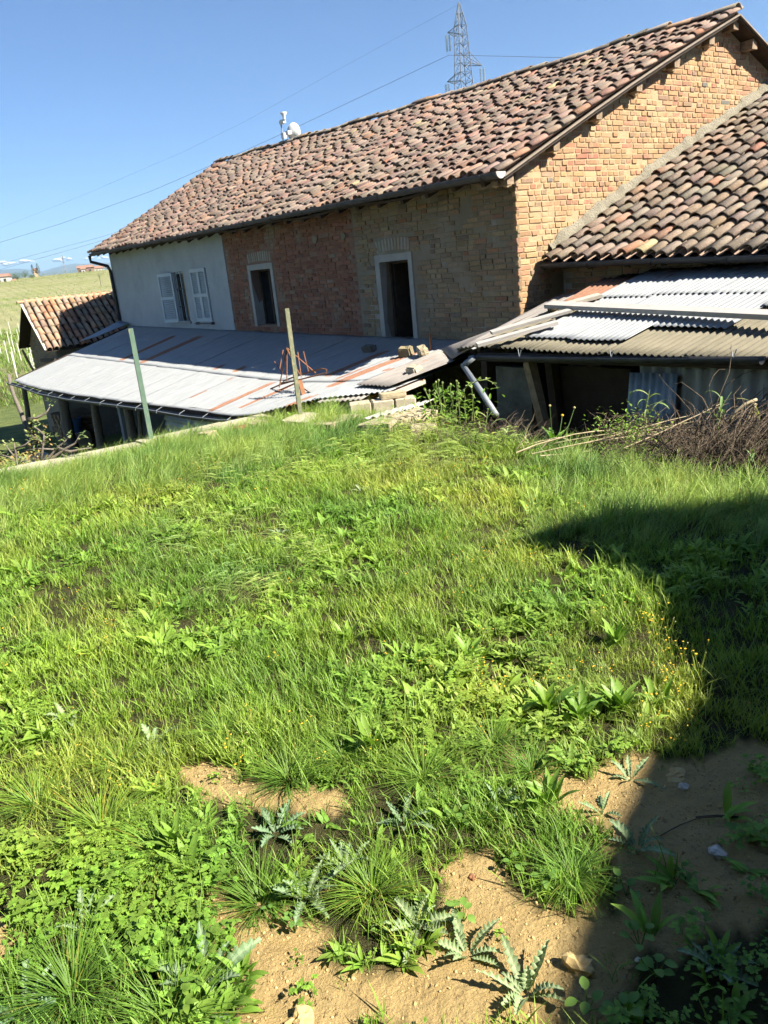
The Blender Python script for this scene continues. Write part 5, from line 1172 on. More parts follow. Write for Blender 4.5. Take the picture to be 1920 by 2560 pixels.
for px, py, s, lb, mt in ((1793, 2135, (.045, .032, .028), 'pale angular stone on the shaded bare earth', pm('pale_pebble', (.5, .46, .40), (.58, .55, .5), 20, .9, .3)), (1709, 1968, (.022, .026, .022), 'small pale stone near the shade edge', bpy.data.materials['pale_pebble']), (747, 2535, (.062, .05, .04), 'crumbly clod of yellow earth with dark holes', M_crumb), (1446, 2412, (.06, .05, .045), 'clod of pale earth at the edge of the shade', M_crumb), (1690, 1930, (.06, .05, .025), 'lump of crumbled earth below the docks', M_crumb), (1595, 2400, (.012, .012, .01), 'tiny white pebble in the shade', bpy.data.materials['pale_pebble']), (1180, 2190, (.02, .016, .012), 'small reddish stone behind the middle clump', M_rust)):
    s = tuple(x * .55 for x in s); q = gp_(px, py); mb = MB(); mb.rock((q[0], q[1], q[2] + s[2] * (.1 if mt is M_crumb else .35)), s, .95 if mt is M_crumb else .45, 3, R(0, 3)); one(mb, 'stone' if 'clod' not in lb and 'lump' not in lb else 'earth_clod', mt, lb, 'stone' if 'clod' not in lb and 'lump' not in lb else 'clod')
q0, q1 = gp_(1740, 2048), gp_(1850, 2044); mb = MB(); mb.tube([q0 + np.array([0, 0, .008]), (q0 + q1) / 2 + np.array([0, 0, .014]), q1 + np.array([0, 0, .008])], .004, 5); one(mb, 'twig', M_twig, 'straight dry twig on the shaded bare earth', 'twig')
q0, q1, q2 = gp_(1650, 2095), gp_(1700, 2070), gp_(1745, 2050); mb = MB(); mb.tube([q0 + np.array([0, 0, .006]), q1 + np.array([0, 0, .01]), q2 + np.array([0, 0, .008])], .002, 4); one(mb, 'dry_root', M_twig, 'thin curling root beside the straight twig', 'root')

# ------------------------------------------------------------------ weeds and brush at the foot of the lean-to
random.seed(88)
def arc(p0, p1, sag, n=6, j=.02):
    p0, p1 = np.array(p0), np.array(p1); o = []
    for i in range(n):
        t = i / (n - 1); q = lerp(p0, p1, t) + np.array([R(-j, j), R(-j, j), 0]) * (0 < i < n - 1); q[2] += sag * 4 * t * (1 - t); o.append(q)
    return o
def ground_at(px, py, z=-.1): return fromH(hz(px, py, z))
mb = MB()
for i in range(800):
    px = R(1480, 2060); base = ground_at(px, R(1120, 1215) - (40 if px < 1600 else 0), -.1); base[2] = -.15
    top = base + np.array([R(-.25, .75), R(-.3, .6), (R(.10, .55) if px > 1720 else R(.06, .38) if px > 1620 else R(.04, .2))])
    k = R(.6, 1.5); mb.tube(arc(base, top, R(-.04, .16), 5, .04), [.0045 * k, .004 * k, .0035 * k, .0028 * k, .0015 * k], 3, False)
for i in range(700):
    px = R(1500, 2060); base = ground_at(px, R(1120, 1200), 0.); base[2] = R(-.12, .30); d = np.array([R(-.16, .22), R(-.16, .16), R(-.05, .16)]); mb.tube([base, base + d * .5 + np.array([0, 0, .02]), base + d], .0018, 3, False)
for i in range(150):
    px = R(1560, 2060); base = ground_at(px, R(1110, 1210), -.1); base[2] = -.15; w_ = R(.55, .95) if px > 1740 else R(.2, .5); P_ = [base]; dr_ = np.array([R(-.2, .7), R(-.3, .5), 1.])
    for j_ in range(7): dr_ += np.array([R(-.15, .40), R(-.25, .3), R(-.36, .04)]); P_.append(P_[-1] + dr_ / np.linalg.norm(dr_) * w_ / 6)
    r_ = R(.003, .009); mb.tube(P_, [r_ * (1 - .09 * j_) for j_ in range(8)], 4, False)
one(mb, 'brush_heap', M_twig, 'dark heap of dry brushwood against the lean-to wall', 'brushwood', kind='stuff')
mb = MB()
for i in range(420):
    px = R(1010, 1330); base = ground_at(px, R(1085, 1140), -.05); base[2] = -.1; top = base + np.array([R(-.3, .3), R(-.2, .3), R(.05, .30)]); mb.tube(arc(base, top, R(0, .1), 4, .04), [.003, .0028, .0022, .0012], 3, False)
one(mb, 'dry_tangle', M_twig, 'tangle of dry twigs below the grey downpipe', 'brushwood', kind='stuff')
bush = thing('weedy_bush', 'clump of green weeds with tall bare stems beside the pale stones', 'weed clump', ground_at(1110, 1090))
mb = MB()
for i in range(420):
    b_ = ground_at(1120 + random.gauss(0, 45), 1085 + random.gauss(0, 14)); b_[2] = R(-.05, .34); s = R(.03, .09); leaf(mb, b_, R(0, 6.28), R(-.2, 1.), s, s * .4, 3, R(0, .6), R(0, .25), .5, .2)
mb.build('foliage', M_weed, bush, cols=True)
R6 = lambda x, y, z: ground_at(900 + x * .3014, 760 + y * .3014, z)
def at_d(x, y, ref): # farm point on the vertical plane through ref facing the camera
    d = ray(900 + x * .3014, 760 + y * .3014); t = (ref[1] - EYE[1]) / d[1]; return EYE + d * t
ref = ground_at(1115, 1090)
for (x0, y0, x1, y1) in ((700, 880, 630, 650), (690, 870, 652, 635), (720, 880, 684, 655), (760, 870, 752, 668), (600, 900, 575, 720), (640, 890, 620, 745), (800, 900, 800, 640), (830, 870, 815, 660), (790, 890, 770, 745), (880, 900, 862, 720), (930, 880, 925, 690), (650, 900, 540, 715), (950, 880, 940, 760)):
    a, b = at_d(x0, y0 + 90, ref), at_d(x1, y1, ref); P = arc(a, b, 0, 5, .012); sm_ = MB(); sm_.tube(P, [.006, .0055, .005, .0045, .004], 4, False, [(.8, .6, .35)] * 5); sm_.rock(P[-1], (.012, .012, .016), .2, 1); sm_.C = [(.8, .6, .4)] * len(sm_.V); sm_.build('stem', M_reed, bush, cols=True)
br = thing('bramble_shoot', 'arching bramble shoot with pale young leaves before the dark gap', 'bramble', ref)
P = [at_d(x, y, ref) for x, y in ((820, 830), (850, 730), (900, 670), (980, 635), (1050, 628), (1110, 655), (1145, 700))]; mb = MB(); mb.tube(P, [.006, .006, .005, .005, .004, .003, .002], 4, False, [(.7, .5, .3)] * 7); mb.build('stem', M_reed, br, cols=True)
for P_ in P[1:]:
    for k in range(5): mb = MB(); s = R(.03, .06); leaf(mb, P_, R(0, 6.28), R(-.3, 1), s, s * .6, 4, R(.3, .9), .15, .5, .2); mb.build('leaf', M_reed, br, cols=True)
def cane(px0, py0, px1, py1, r, label, z0=0., dz=0., mat=M_cane, sag=.02):
    a = ground_at(px0, py0, z0); d = ray(px1, py1); t = (a[1] + dz - EYE[1]) / d[1]; b = EYE + d * t; mb = MB(); mb.tube(arc(a, b, sag, 6, .008), [r, r, r, r * .95, r * .9, r * .7], 5); return one(mb, 'dry_cane', mat, label, 'cane', group='dry canes lying before the lean-to')
DC = 'long dry cane lying across the weeds before the lean-to'
for i, (a, b, c, d, z) in enumerate(((1310, 1125, 1700, 1068, .05), (1330, 1135, 1640, 1085, .05), (1290, 1132, 1530, 1075, .05), (1400, 1120, 1760, 1050, .08), (1450, 1112, 1740, 1075, .08), (1350, 1140, 1600, 1110, .05), (1480, 1105, 1720, 1040, .1), (1560, 1120, 1800, 1010, .1))): cane(a, b, c, d, R(.0035, .0075), DC, z, R(.0, .5), sag=R(-.02, .05))
for i, (a, b, c, d) in enumerate(((1290, 1125, 1325, 1085), (1325, 1085, 1345, 1130), (1345, 1130, 1385, 1095), (1300, 1120, 1390, 1100), (1310, 1105, 1360, 1135), (1385, 1095, 1430, 1105))): cane(a, b, c, d, .0045, 'broken bent cane in the pale heap near the dandelion', .03, .02)
bc = thing('bent_cane', 'thick pale bent cane with torn leaves rising from the brushwood', 'cane', ground_at(1840, 1110)); ref2 = ground_at(1850, 1130); R7 = lambda x, y: (lambda d: EYE + d * ((ref2[1] - EYE[1]) / d[1]))(ray(1560 + x * .217, 880 + y * .217))
mb = MB(); mb.tube([R7(*p) for p in ((1220, 820), (1240, 760), (1290, 680), (1400, 600), (1470, 570), (1530, 545))], [.008, .010, .012, .014, .015, .013], 6); mb.build('stem', M_cane, bc, smooth=True)
mb = MB(); mb.tube([R7(*p) for p in ((1390, 840), (1440, 740), (1500, 640), (1520, 590))], .011, 6); mb.build('stem', M_cane, bc, smooth=True)
for (x, y, az, el, L) in ((1400, 610, 1.2, -.5, .25), (1470, 570, 1.5, -.9, .22), (1440, 560, -1.2, .4, .12)): mb = MB(); leaf(mb, R7(x, y), az, el, L, .025, 6, .5, .6, .8, .2); mb.build('leaf', M_reed, bc, cols=True)
def reed(px, py, label, n, h, seed, z=0.):
    random.seed(seed); b_ = ground_at(px, py, z); t = thing('reed_shoot', label, 'reed', b_)
    mb = MB(); mb.tube([b_ - np.array([0, 0, .05]), b_ + np.array([R(-.04, .04), 0, h * .5]), b_ + np.array([R(-.1, .1), .01, h])], [.007, .006, .003], 5, True, [(.5, .5, .2)] * 3); mb.build('stem', M_reed, t, cols=True)
    for i in range(n): mb = MB(); leaf(mb, b_ + np.array([0, 0, h * lerp(.15, .9, (i + 1) / n) * R(.8, 1.1)]), (1.5 if i % 2 else -1.5) + R(-1.2, 1.2), R(.5, 1.2), R(.3, .55) * h * 1.3, .022, 7, R(.3, .9), R(0, .3), R(.5, 1.9), .3, twist=R(-.8, .8)); mb.build('leaf', M_reed, t, cols=True)
reed(1222, 1115, 'green reed shoot with a folded broad leaf below the downpipe', 5, .33, 601); reed(1270, 1125, 'short reed shoot with upright blades beside the dry tangle', 6, .2, 602); reed(1620, 1085, 'green reed with drooping leaves before the blue tin sheet', 7, .36, 603, .1); reed(1800, 1090, 'slim reed shoot among the brushwood', 5, .34, 604, .1); reed(1880, 1185, 'pale blue green reed bent over the grass edge', 6, .18, 605)
dn = thing('dandelion', 'dandelion with yellow head in front of the dark doorway', 'dandelion', ground_at(1385, 1110)); b_ = ground_at(1385, 1110)
for i in range(7): mb = MB(); leaf(mb, b_, i * .9, R(.7, 1.3), R(.16, .24), .05, 5, R(.4, .9), 0, .5, .3, 4, .4); mb.build('leaf', M_dock, dn, cols=True)
for (dx, dy, h) in ((-.02, 0, .36), (.06, 0, .26), (.14, 0, .32)):
    mb = MB(); e = b_ + np.array([dx * 1.4, dy, h]); mb.tube([b_, b_ + np.array([dx, dy, h * .5]), e], .004, 4, False, [(.6, .5, .3)] * 3); mb.build('stem', M_reed, dn, cols=True); mb = MB(); mb.rock(e, (.013, .013, .012), .2, 1); mb.build('flower_head', M_petal if dx == .06 else M_bud, dn)
# leafy low shrub at the foot of the canes
sh_ = MB()
for i in range(700):
    b_ = ground_at(1570 + random.gauss(0, 45), 1135 + random.gauss(0, 16)); b_[2] = abs(random.gauss(0, .11)); s = R(.02, .045); leaf(sh_, b_, R(0, 6.28), R(-.2, 1), s, s * .55, 3, R(0, 1), R(0, .35), .4, .2)
wc = thing('weed_clump', 'low pale green leafy clump in front of the canes', 'weed clump', ground_at(1570, 1135)); sh_.build('foliage', M_weed, wc, cols=True)
# bare young fig branches and shrub beside the yard
def twig_tree(name, label, base, polys, r0, leafat, cat, mat=M_bark, lm=None, scale=.05):
    t = thing(name, label, cat, base); mb = MB()
    for P in polys: n = len(P); mb.tube(P, [r0 * (1 - .6 * i / (n - 1)) * (1 if len(P) > 3 else .6) for i in range(n)], 5)
    mb.build('branches', mat, t, smooth=True); mb = MB()
    for P in leafat:
        for k in range(7): s = scale * R(.6, 1.2); leaf(mb, np.array(P) + np.random.uniform(-.03, .03, 3), R(0, 6.28), R(-.3, 1.1), s, s * .6, 4, R(.2, .9), R(.1, .5), .5, .25)
    mb.build('leaves', lm or M_reed, t, cols=True); return t
ref3 = fromH(np.array([-7.0, .75, 0])); R5 = lambda x, y: (lambda d: EYE + d * ((ref3[1] - EYE[1]) / d[1]))(ray(x * .1929, 780 + y * .1929))
twig_tree('fig_sapling', 'bare young tree with opening leaf buds over the dark yard', ref3, [[R5(*p) for p in P] for P in (
    [(265, 2080), (220, 1960), (200, 1800), (180, 1700)], [(220, 1960), (120, 1880), (0, 1850)], [(210, 1900), (110, 1780), (60, 1700)], [(240, 1960), (330, 1920), (380, 1920)], [(205, 1770), (330, 1720), (410, 1650)])], .020, [R5(*p) for p in ((60, 1700), (410, 1650), (180, 1700), (100, 1960))], 'tree', scale=.04)
twig_tree('fig_sapling', 'second bare young tree with curled new leaves, standing before the thick trunk post', fromH(np.array([-6.6, .75, 0])), [[R5(*p) for p in P] for P in (
    [(500, 2050), (560, 1960), (660, 1860), (740, 1760), (880, 1640), (900, 1600)], [(520, 2030), (700, 1880), (850, 1770), (980, 1700), (1030, 1610)], [(520, 2000), (550, 1800), (570, 1640), (570, 1590)], [(570, 1590), (480, 1510), (420, 1480)], [(700, 1780), (480, 1770), (320, 1800)], [(740, 1760), (910, 1810), (1060, 1780), (1180, 1760)], [(560, 1720), (480, 1640), (400, 1590)], [(800, 1850), (950, 1900)], [(340, 1960), (450, 2040)], [(370, 1390), (480, 1370), (600, 1310), (650, 1230)])], .018, [R5(*p) for p in ((900, 1600), (1040, 1600), (1090, 1610), (620, 1610), (690, 1590), (420, 1480), (400, 1590), (480, 1640), (500, 1660), (1170, 1760), (740, 1740), (560, 1700), (480, 1790), (770, 1910), (840, 1680), (1040, 1790), (440, 1390), (660, 1180))], 'tree', scale=.045)
M_shrub = leaf_mat('shrub_leaf', (.16, .20, .05), (.30, .33, .11), .35, .3, inst=False, yellow=(.36, .24, .10))
def shrub(name, label, c, rr, n, s, cat, mat, stems=7, dry=.3):
    t = thing(name, label, cat, (c[0], c[1], c[2] - rr[2])); mb = MB()
    lobes = [(np.array([R(-.6, .6) * rr[0], R(-.6, .6) * rr[1], R(-.4, .7) * rr[2]]), R(.35, .6)) for k in range(9)]
    for i in range(n):
        o, q = random.choice(lobes); d = np.random.normal(size=3); d /= np.linalg.norm(d); d *= q * (R(.5, 1) ** .5); p = np.array(c) + o + d * np.array(rr)
        ss = s * R(.6, 1.3); leaf(mb, p, R(0, 6.28), R(-.5, 1.), ss, ss * .55, 2, R(0, 1), R(0, dry) if random.random() < .8 else 1., .4, .2)
    mb.build('crown', mat, t, cols=True); mb = MB()
    for k in range(stems):
        o, q = lobes[k % 9]; b_ = np.array([c[0] + R(-.1, .1), c[1] + R(-.1, .1), c[2] - rr[2]]); mb.tube(arc(b_, np.array(c) + o, .05, 5, .05), [.03 * rr[0], .026 * rr[0], .02 * rr[0], .015 * rr[0], .008 * rr[0]], 5)
    mb.build('trunk', M_bark, t); return t
random.seed(91)
p = wd(18, 1000, 11.5); shrub('yard_shrub', 'loose yellow green shrub growing beside the porch end', (p[0] - .1, p[1], -1.15), (.62, .6, .75), 2600, .075, 'shrub', M_shrub)
p = wd(-60, 1040, 13); shrub('yard_shrub', 'paler shrub behind the loose one, cut off by nothing but the yard fence', (p[0] - .3, p[1], -1.3), (.8, .7, .9), 2200, .08, 'shrub', M_shrub, dry=.5)['label'] = 'reddish budding shrub standing left of the porch end posts'
p = wd(70, 1010, 15.5); shrub('climber', 'dry reddish climber hanging on the porch end posts', (p[0], p[1], -1.35), (.28, .25, .75), 500, .07, 'climber', M_shrub, 4, 1.)
# ------------------------------------------------------------------ beyond the farm: vineyard, houses, trees, pylons, hills
random.seed(123)
M_stake = pm('pale_stake', (.50, .50, .45), (.60, .60, .54), 9, .8, 0)
def polar(az, d): x, y = d * math.sin(rad(az)), d * math.cos(rad(az)); return np.array([x, y, gz(x, y)])
sk_n = 0; rowname = ['lowest', 'second', 'third', 'fourth', 'fifth', 'topmost']
for r_, d in enumerate((58, 66, 75, 86, 99, 114)):
    az = -26.2
    while az < -17.6:
        p = polar(az, d); mb = MB(); h = R(1.5, 1.9); mb.beam(p - np.array([0, 0, .2]), p + np.array([R(-.05, .05), R(-.05, .05), h]), .05, .05)
        one(mb, 'vine_stake', M_stake, 'pale vine stake in the %s row up the slope behind the shed' % rowname[r_], 'stake', group='vine stakes, %s row' % rowname[r_]); az += math.degrees(1.15 / d) * R(.85, 1.15)
mb = MB()
for d in list(np.arange(128, 330, 9.)):
    az = -27.
    while az < -15:
        p = polar(az, d); mb.beam(p, p + np.array([0, 0, R(1.3, 1.8)]), .07, .07); az += math.degrees(2.6 / d)
one(mb, 'far_vine_stakes', M_stake, 'distant pale stakes of the vineyard on the hill', 'stakes', kind='stuff')
M_vine = leaf_mat('vine_leaf', (.13, .17, .04), (.23, .27, .08), .4, .25, inst=False, yellow=(.28, .22, .11))
mb = MB()
for d in list(np.arange(58, 130, 6.)) + list(np.arange(130, 430, 8.)):
    az = -27.5; step = .30 if d < 130 else .7
    while az < -15.5:
        p = polar(az, d + R(-.3, .3)); k = 2 if d < 130 else 3
        for j in range(k): s = .22 if d < 130 else .55; leaf(mb, p + np.array([R(-.3, .3), R(-.3, .3), R(.3, 1.15)]), R(0, 6.28), R(-.4, 1.), s * R(.7, 1.3), s * .7, 1, R(0, 1), R(0, .7), .3, .2)
        az += math.degrees(step / d)
one(mb, 'vine_rows', M_vine, 'rows of vines just coming into leaf across the hillside', 'vineyard', cols=True, kind='stuff')
mb = MB()
for i in range(9000):
    d = R(40, 125); az = R(-28, -16.5); p = polar(az, d); blade(mb, p[0], p[1], p[2] - .03, R(.15, .4) * (1 + d / 150), .02 + d * .0009, R(0, 6.28), .3, .4, 2, R(0, 1), R(0, .3))
one(mb, 'slope_grass', leaf_mat('slope_grass', (.11, .20, .03), (.19, .30, .05), .3, .3, inst=False), 'green grass between the vine rows on the slope', 'grass', cols=True, kind='stuff')
# crowns
M_tree = leaf_mat('tree_leaf', (.05, .10, .025), (.10, .17, .045), .4, .25, inst=False, yellow=(.16, .18, .06))
M_cyp = leaf_mat('cypress_leaf', (.018, .04, .018), (.035, .065, .03), .3, .1, inst=False)
def tree(name, label, px, py, D, w, h, n, s, mat, trunk=.25, cat='tree', group=None, tall=False):
    b_ = wd(px, py, D); b_[2] = min(b_[2], gz(b_[0], b_[1])) if True else b_[2]; z0 = wd(px, py, D)[2]; t = thing(name, label, cat, (b_[0], b_[1], z0 - .5), group=group); mb = MB()
    lob = [(np.array([R(-.55, .55) * w / 2, R(-.55, .55) * w / 2, h * R(trunk + .1, .85)]), R(.25, .45)) for k in range(12)]
    for i in range(n):
        if tall: tt = R(.04, 1.); a = R(0, 6.28); r = w / 2 * math.sin(math.pi * min(1, tt * .85 + .15)) ** .7 * R(.6, 1.05); p = b_ * 0 + np.array([b_[0] + r * math.cos(a), b_[1] + r * math.sin(a), z0 + h * tt])
        else:
            o, q = random.choice(lob); d = np.random.normal(size=3); d /= np.linalg.norm(d); d *= q * R(.45, 1) ** .5; p = np.array([b_[0], b_[1], z0]) + o + d * np.array([w, w, h]) * .75
        ss = s * R(.6, 1.4); leaf(mb, p, R(0, 6.28), R(-.6, 1.2), ss, ss * .6, 1, R(0, 1), R(0, .5), .4, .2)
    mb.build('crown', mat, t, cols=True); mb = MB(); P = [np.array([b_[0], b_[1], z0 - 3.])] + [np.array([b_[0] + R(-.1, .1) * w * .2, b_[1], z0 + h * f]) for f in (.1, .35, .6)]; mb.tube(P, [w * .05, w * .045, w * .035, w * .02], 6)
    if not tall:
        for o, q in lob[:5]: mb.tube([P[1], P[2] + o * .2, np.array([b_[0], b_[1], z0]) + o], [w * .025, w * .02, w * .008], 4)
    mb.build('trunk', M_bark, t)
tree('broad_tree', 'rounded pale green tree on the far hill crest next to the white house', 46, 706, 400, 6.5, 4.4, 1500, .5, M_tree)
tree('broad_tree', 'greyish tree behind the rounded pale one on the crest', 64, 700, 430, 4.5, 4.2, 700, .5, M_tree)
tree('broad_tree', 'small dark tree below the chapel', 82, 702, 400, 4.2, 2.6, 700, .5, M_tree)
tree('cypress', 'cypress beside the small chapel, the one further from the villa', 84, 685, 520, 1.7, 5.2, 900, .5, M_cyp, tall=True)
tree('cypress', 'cypress beside the small chapel, on the villa side', 97, 684, 520, 2.0, 5.6, 900, .5, M_cyp, tall=True)
tree('dark_tree', 'dark round tree right beside the distant villa', 269, 677, 420, 3.2, 2.6, 700, .4, M_cyp)
tree('lone_tree', 'lone small tree standing in the vineyard below the villa', 250, 699, 250, 2.6, 2.0, 260, .22, M_tree)
tree('villa_shrub', 'light shrub in front of the villa wall', 226, 686, 400, 2.6, 1.6, 300, .35, M_vine)
hd = MB()
for i in range(3200):
    t = R(0, 1); px = lerp(95, 215, t); py = lerp(702, 688, t) - abs(random.gauss(0, 4.5)) * (1 - .4 * t); p = wd(px, py, R(395, 410)); s = R(.4, .9); leaf(hd, p, R(0, 6.28), R(-.4, 1.), s, s * .6, 1, R(0, 1), R(0, .5), .4, .2)
one(hd, 'hedgerow', M_tree, 'long green hedgerow along the hill crest under the chapel', 'hedge', cols=True, kind='stuff')
M_wallw = pm('white_house_wall', (.42, .40, .37), (.48, .46, .43), 1, .9, 0); M_wallp = pm('brown_house_wall', (.20, .13, .11), (.26, .17, .14), 1, .9, 0); M_roofd = pm('far_roof_tiles', (.22, .125, .09), (.28, .165, .12), .5, .9, .0)
M_wind = pm('dark_window', (.03, .03, .035), (.05, .05, .055), 1, .3, 0)
def house_at(name, label, px0, px1, py, D, hpx, dep, roofpx, wallm, nwin, turn=0.):
    k = D / FPX; c = wd((px0 + px1) / 2, py, D); az = math.atan2(c[0], c[1]); W = (px1 - px0) * k; h = hpx * k; rh = roofpx * k
    M = Matrix.Translation(c) @ Matrix.Rotation(-az + turn, 4, 'Z'); t = thing(name, label, 'house', tuple(c - np.array([0, 0, 1.5])))
    mb = MB(); mb.box((-W / 2, 0, -3), (W / 2, dep, h), M); mb.build('wall', wallm, t); mb = MB(); e = .4
    mb.prism([(-e, h), (dep + e, h), (dep / 2, h + rh)], lambda p: np.array(M @ Vector((-W / 2 - e, p[0], p[1] + .01))), lambda p: np.array(M @ Vector((W / 2 + e, p[0], p[1] + .01)))); mb.build('roof', M_roofd, t)
    for i in range(nwin):
        x = lerp(-W / 2, W / 2, (i + .5) / nwin); ww = W / nwin * .22; mb = MB(); mb.box((x - ww, -.05, h * .35), (x + ww, .02, h * .75), M); mb.build('window', M_wind, t)
    return t
house_at('far_villa', 'distant villa wing with red roof and arcade on the hill crest', 228, 260, 685, 425, 12, 9, 6, M_wallw, 5, .15)
house_at('far_villa', 'dark brown villa block with red roof on the hill crest', 199, 231, 688, 420, 16, 8, 6, M_wallp, 3, -.1)
house_at('far_villa', 'narrow white gable in front of the dark villa block', 207, 215, 689, 415, 14, 2, 3, M_wallw, 1)
house_at('far_house', 'white house with red roof at the crest beside the rounded tree', -30, 17, 714, 380, 17, 9, 7, M_wallw, 4, -.2)
house_at('far_house', 'low grey outbuilding between white house and rounded tree', 17, 38, 712, 385, 8, 5, 4, M_wallw, 2)
ch = house_at('chapel', 'tiny ochre chapel between two cypresses', 87, 95, 686, 520, 9, 3, 4, pm('chapel_ochre', (.42, .28, .18), (.46, .32, .2), 1, .9, 0), 1)
# pylons
M_steel = pm('pylon_steel', (.13, .15, .18), (.18, .20, .23), 2, .7, 0, metal=.0); M_glass = pm('insulator_glass', (.25, .3, .34), (.3, .35, .38), 2, .4, 0)
M_wire = pm('wire_metal', (.10, .11, .13), (.14, .15, .17), 2, .5, 0, metal=.4)
PD = 90.; PC = wd(1160, 230, PD); paz = math.atan2(PC[0], PC[1]); PR_ = np.array([math.cos(paz), -math.sin(paz), 0]); PFw = np.array([math.sin(paz), math.cos(paz), 0])
def pz(py): return wd(1158, py, PD)[2]
py_ = thing('power_pylon', 'tall lattice steel power pylon rising behind the farmhouse roof', 'pylon', (PC[0], PC[1], gz(PC[0], PC[1])))
ax = lambda a: PR_ * math.cos(a) + PFw * math.sin(a)
PA = .55
def corner(k, w, z): a = PA + k * math.pi / 2 + math.pi / 4; return np.array([PC[0], PC[1], z]) + ax(a) * w * .60
lev = [(pz(4), .05), (pz(33), .55), (pz(63), 1.05), (pz(87), 1.15)] + [(pz(y), w) for y, w in ((110, 1.24), (135, 1.32), (160, 1.42), (183, 1.52), (206, 1.62), (240, 1.8), (290, 2.05), (350, 2.35))] + [(pz(430), 2.9), (2., 3.6), (gz(PC[0], PC[1]), 4.)]
for k in range(4):
    mb = MB(); mb.tube([corner(k, w, z) for z, w in lev], .05, 4); mb.build('leg', M_steel, py_)
for i in range(1, len(lev) - 1):
    mb = MB(); (z0, w0), (z1, w1) = lev[i], lev[i + 1]
    for k in range(4):
        mb.tube([corner(k, w0, z0), corner(k + 1, w1, z1)], .026, 3, False); mb.tube([corner(k + 1, w0, z0), corner(k, w1, z1)], .026, 3, False); mb.tube([corner(k, w0, z0), corner(k + 1, w0, z0)], .03, 3, False)
        mz, mw = (z0 + z1) / 2, (w0 + w1) / 2
    mb.build('bracing', M_steel, py_)
def arm(tip, ytop, ybot, side):
    T = wd(*tip, PD); mb = MB(); w0, w1 = np.interp([-pz(ytop), -pz(ybot)], [-z for z, w in lev], [w for z, w in lev])
    cs = sorted(range(4), key=lambda k: -side * float((corner(k, 1, 0) - PC) @ PR_))[:2]
    for k in cs: mb.tube([corner(k, w1, pz(ybot)), T], .04, 4); mb.tube([corner(k, w0, pz(ytop)), T], .03, 4)
    for f in (.3, .55, .8):
        for k in cs: mb.tube([lerp(corner(k, w1, pz(ybot)), T, f), lerp(corner(k, w0, pz(ytop)), T, f - .15)], .018, 3, False)
        mb.tube([lerp(corner(cs[0], w1, pz(ybot)), T, f), lerp(corner(cs[1], w1, pz(ybot)), T, f)], .018, 3, False)
    mb.build('cross_arm', M_steel, py_)
    for s in (-1, 1):
        mb = MB(); o = PR_ * s * .16; L = 2.0
        mb.tube([T, T + o + np.array([0, 0, -.2]), T + o + np.array([0, 0, -L + .2]), T + np.array([0, 0, -L])], .012, 4)
        for j in range(11): c = T + o + np.array([0, 0, -.3 - j * .135]); mb.lathe([(.0, .03), (.13, .0), (.13, -.03), (0, -.035)], Matrix.Translation(c), 8)
        mb.build('insulator', M_glass, py_)
    return T + np.array([0, 0, -2.05])
t1 = arm((1119, 81), 64, 87, -1); t2 = arm((1205, 164), 132, 160, 1); t3 = arm((1118, 204), 184, 206, -1)
def wire(name, P, r, label): mb = MB(); mb.tube(P, r, 4); return one(mb, name, M_wire, label, 'power line')
wire('power_line', [t1] + [wd(x, y, d) for x, y, d in ((735, 321, 100), (600, 382, 104), (380, 477, 112), (150, 560, 121), (0, 606, 128), (-300, 690, 142))], .022, 'power line falling from the top pylon arm across the open sky')
wire('power_line', [t1] + [wd(x, y, d) for x, y, d in ((1409, 144, 86), (1700, 150, 80))], .022, 'power line leaving the pylon toward the roof ridge')
wire('power_line', [wd(x, y, d) for x, y, d in ((1157, 5, 90), (878, 156, 98), (600, 310, 106), (457, 380, 112), (200, 491, 122), (0, 570, 130), (-300, 680, 145))], .009, 'very thin earth wire running from the pylon peak')
wire('power_line', [t3] + [wd(x, y, d) for x, y, d in ((800, 400, 100), (460, 525, 112), (251, 593, 121), (0, 660, 132), (-300, 735, 146))], .016, 'power line coming out behind the far roof eave, upper of the close pair')
wire('power_line', [t2] + [wd(x, y, d) for x, y, d in ((800, 400, 100), (460, 540, 112), (233, 608, 121), (0, 674, 132), (-300, 750, 146))], .016, 'power line coming out behind the far roof eave, lower of the close pair')
fp = thing('far_pylon', 'faint distant lattice pylon on the hill crest before the clouds', 'pylon', wd(166, 692, 480)); fz0, fz1 = wd(168, 692, 480)[2], wd(157, 638, 480)[2]; fc = wd(166, 690, 480)
for k in range(4):
    a = k * math.pi / 2 + .4; mb = MB(); mb.tube([np.array([fc[0] + 1.3 * math.cos(a), fc[1] + 1.3 * math.sin(a), fz0 - 2]), np.array([fc[0] + .1 * math.cos(a), fc[1] + .1 * math.sin(a), fz1])], .10, 3); mb.build('leg', M_steel, fp)
for f in (.2, .4, .6, .75, .85):
    mb = MB(); r0, r1 = 1.3 * (1 - f), 1.3 * (1 - f - .12); z0, z1 = lerp(fz0, fz1, f), lerp(fz0, fz1, f + .12)
    for k in range(4): a, b2 = k * math.pi / 2 + .4, (k + 1) * math.pi / 2 + .4; mb.tube([np.array([fc[0] + r0 * math.cos(a), fc[1] + r0 * math.sin(a), z0]), np.array([fc[0] + r1 * math.cos(b2), fc[1] + r1 * math.sin(b2), z1])], .05, 3, False)
    mb.build('bracing', M_steel, fp)
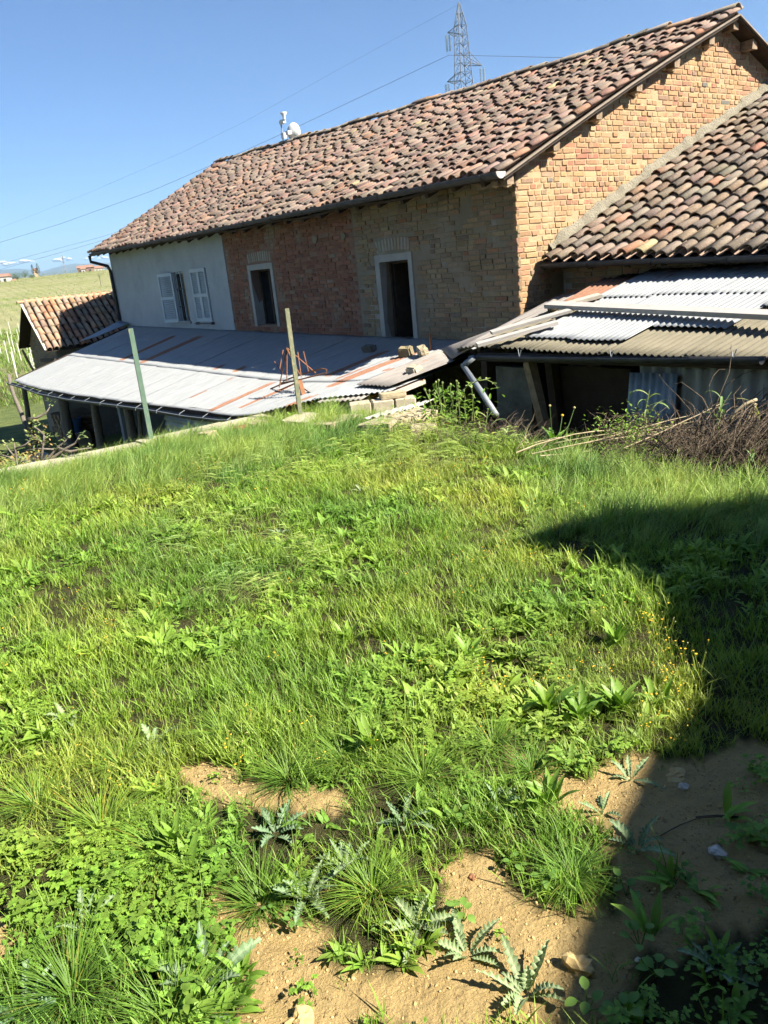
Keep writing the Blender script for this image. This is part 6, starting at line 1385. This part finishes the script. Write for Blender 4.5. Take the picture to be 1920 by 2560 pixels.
# mountains and clouds
M_mtn = pm('mountain_forest', (.05, .07, .05), (.10, .11, .08), .0008, .95, 0)
mb = MB(); V = []; F = []; n = 220
for i in range(n + 1):
    az = lerp(-75, 75, i / n); h = 1 + .22 * mnoise.noise(Vector((az * .09, 0, 3))) + .10 * mnoise.noise(Vector((az * .4, 5, 0))) + .04 * mnoise.noise(Vector((az * 1.3, 9, 0)))
    for j, (d, f) in enumerate(((10500, -.12), (12000, .45), (13500, .80), (15000, 1.), (16500, .5))): V.append((d * math.sin(rad(az)), d * math.cos(rad(az)), max(-59, 545 * f * h * (1 + .1 * mnoise.noise(Vector((az * .5, j * 3, 1)))))))
for i in range(n):
    for j in range(4): a = i * 5 + j; F.append((a, a + 5, a + 6, a + 1))
mb.add(V, F); tag(mb.build('mountains', M_mtn, smooth=True), kind='structure')
M_cloud = pm('cloud_white', (.7, .71, .73), (.75, .76, .78), .001, 1., 0)
for i, (px, py, w, h, lb) in enumerate(((8, 660, 46, 12, 'white cloud bank over the mountains above the white house'), (62, 655, 36, 9, 'low white cloud between the chapel and the frame of wires'), (155, 650, 36, 14, 'bright white cloud behind the distant pylon'), (222, 647, 26, 7, 'small cloud left of the drainpipe bend'), (260, 645, 30, 8, 'small cloud just above the villa'))):
    D = 24000.; c = wd(px, py, D); k = D / FPX; mb = MB(); az = math.atan2(c[0], c[1]); rr = np.array([math.cos(az), -math.sin(az), 0])
    for j in range(9): t = R(-.5, .5); s = h * k * R(.25, .5) * (1 - abs(t)); mb.rock(c + rr * t * w * k + np.array([0, 0, R(-.15, .35) * h * k * (1 - abs(t) * 1.5)]), (s * 1.7, s * 1.7, s * .8), .5, 3)
    one(mb, 'cloud', M_cloud, lb.replace('between the chapel and the frame of wires', 'above the two cypresses').replace('left of the drainpipe bend', 'next to the downspout elbow'), 'cloud', smooth=True)
# air
mb = MB(); mb.box((-19000, -19000, -70), (19000, 19000, 760)); hz_o = mb.build('haze', pm('haze_air', (1, 1, 1), (1, 1, 1), 1, 1, 0)); tag(hz_o, kind='stuff')
hm = hz_o.data.materials[0]; hn = hm.node_tree; hn.nodes.clear(); ho = hn.nodes.new('ShaderNodeOutputMaterial'); pv = hn.nodes.new('ShaderNodeVolumePrincipled'); pv.inputs['Color'].default_value = (.52, .76, 1., 1); pv.inputs['Density'].default_value = 8e-5; pv.inputs['Anisotropy'].default_value = .2
hn.links.new(pv.outputs[0], ho.inputs['Volume'])
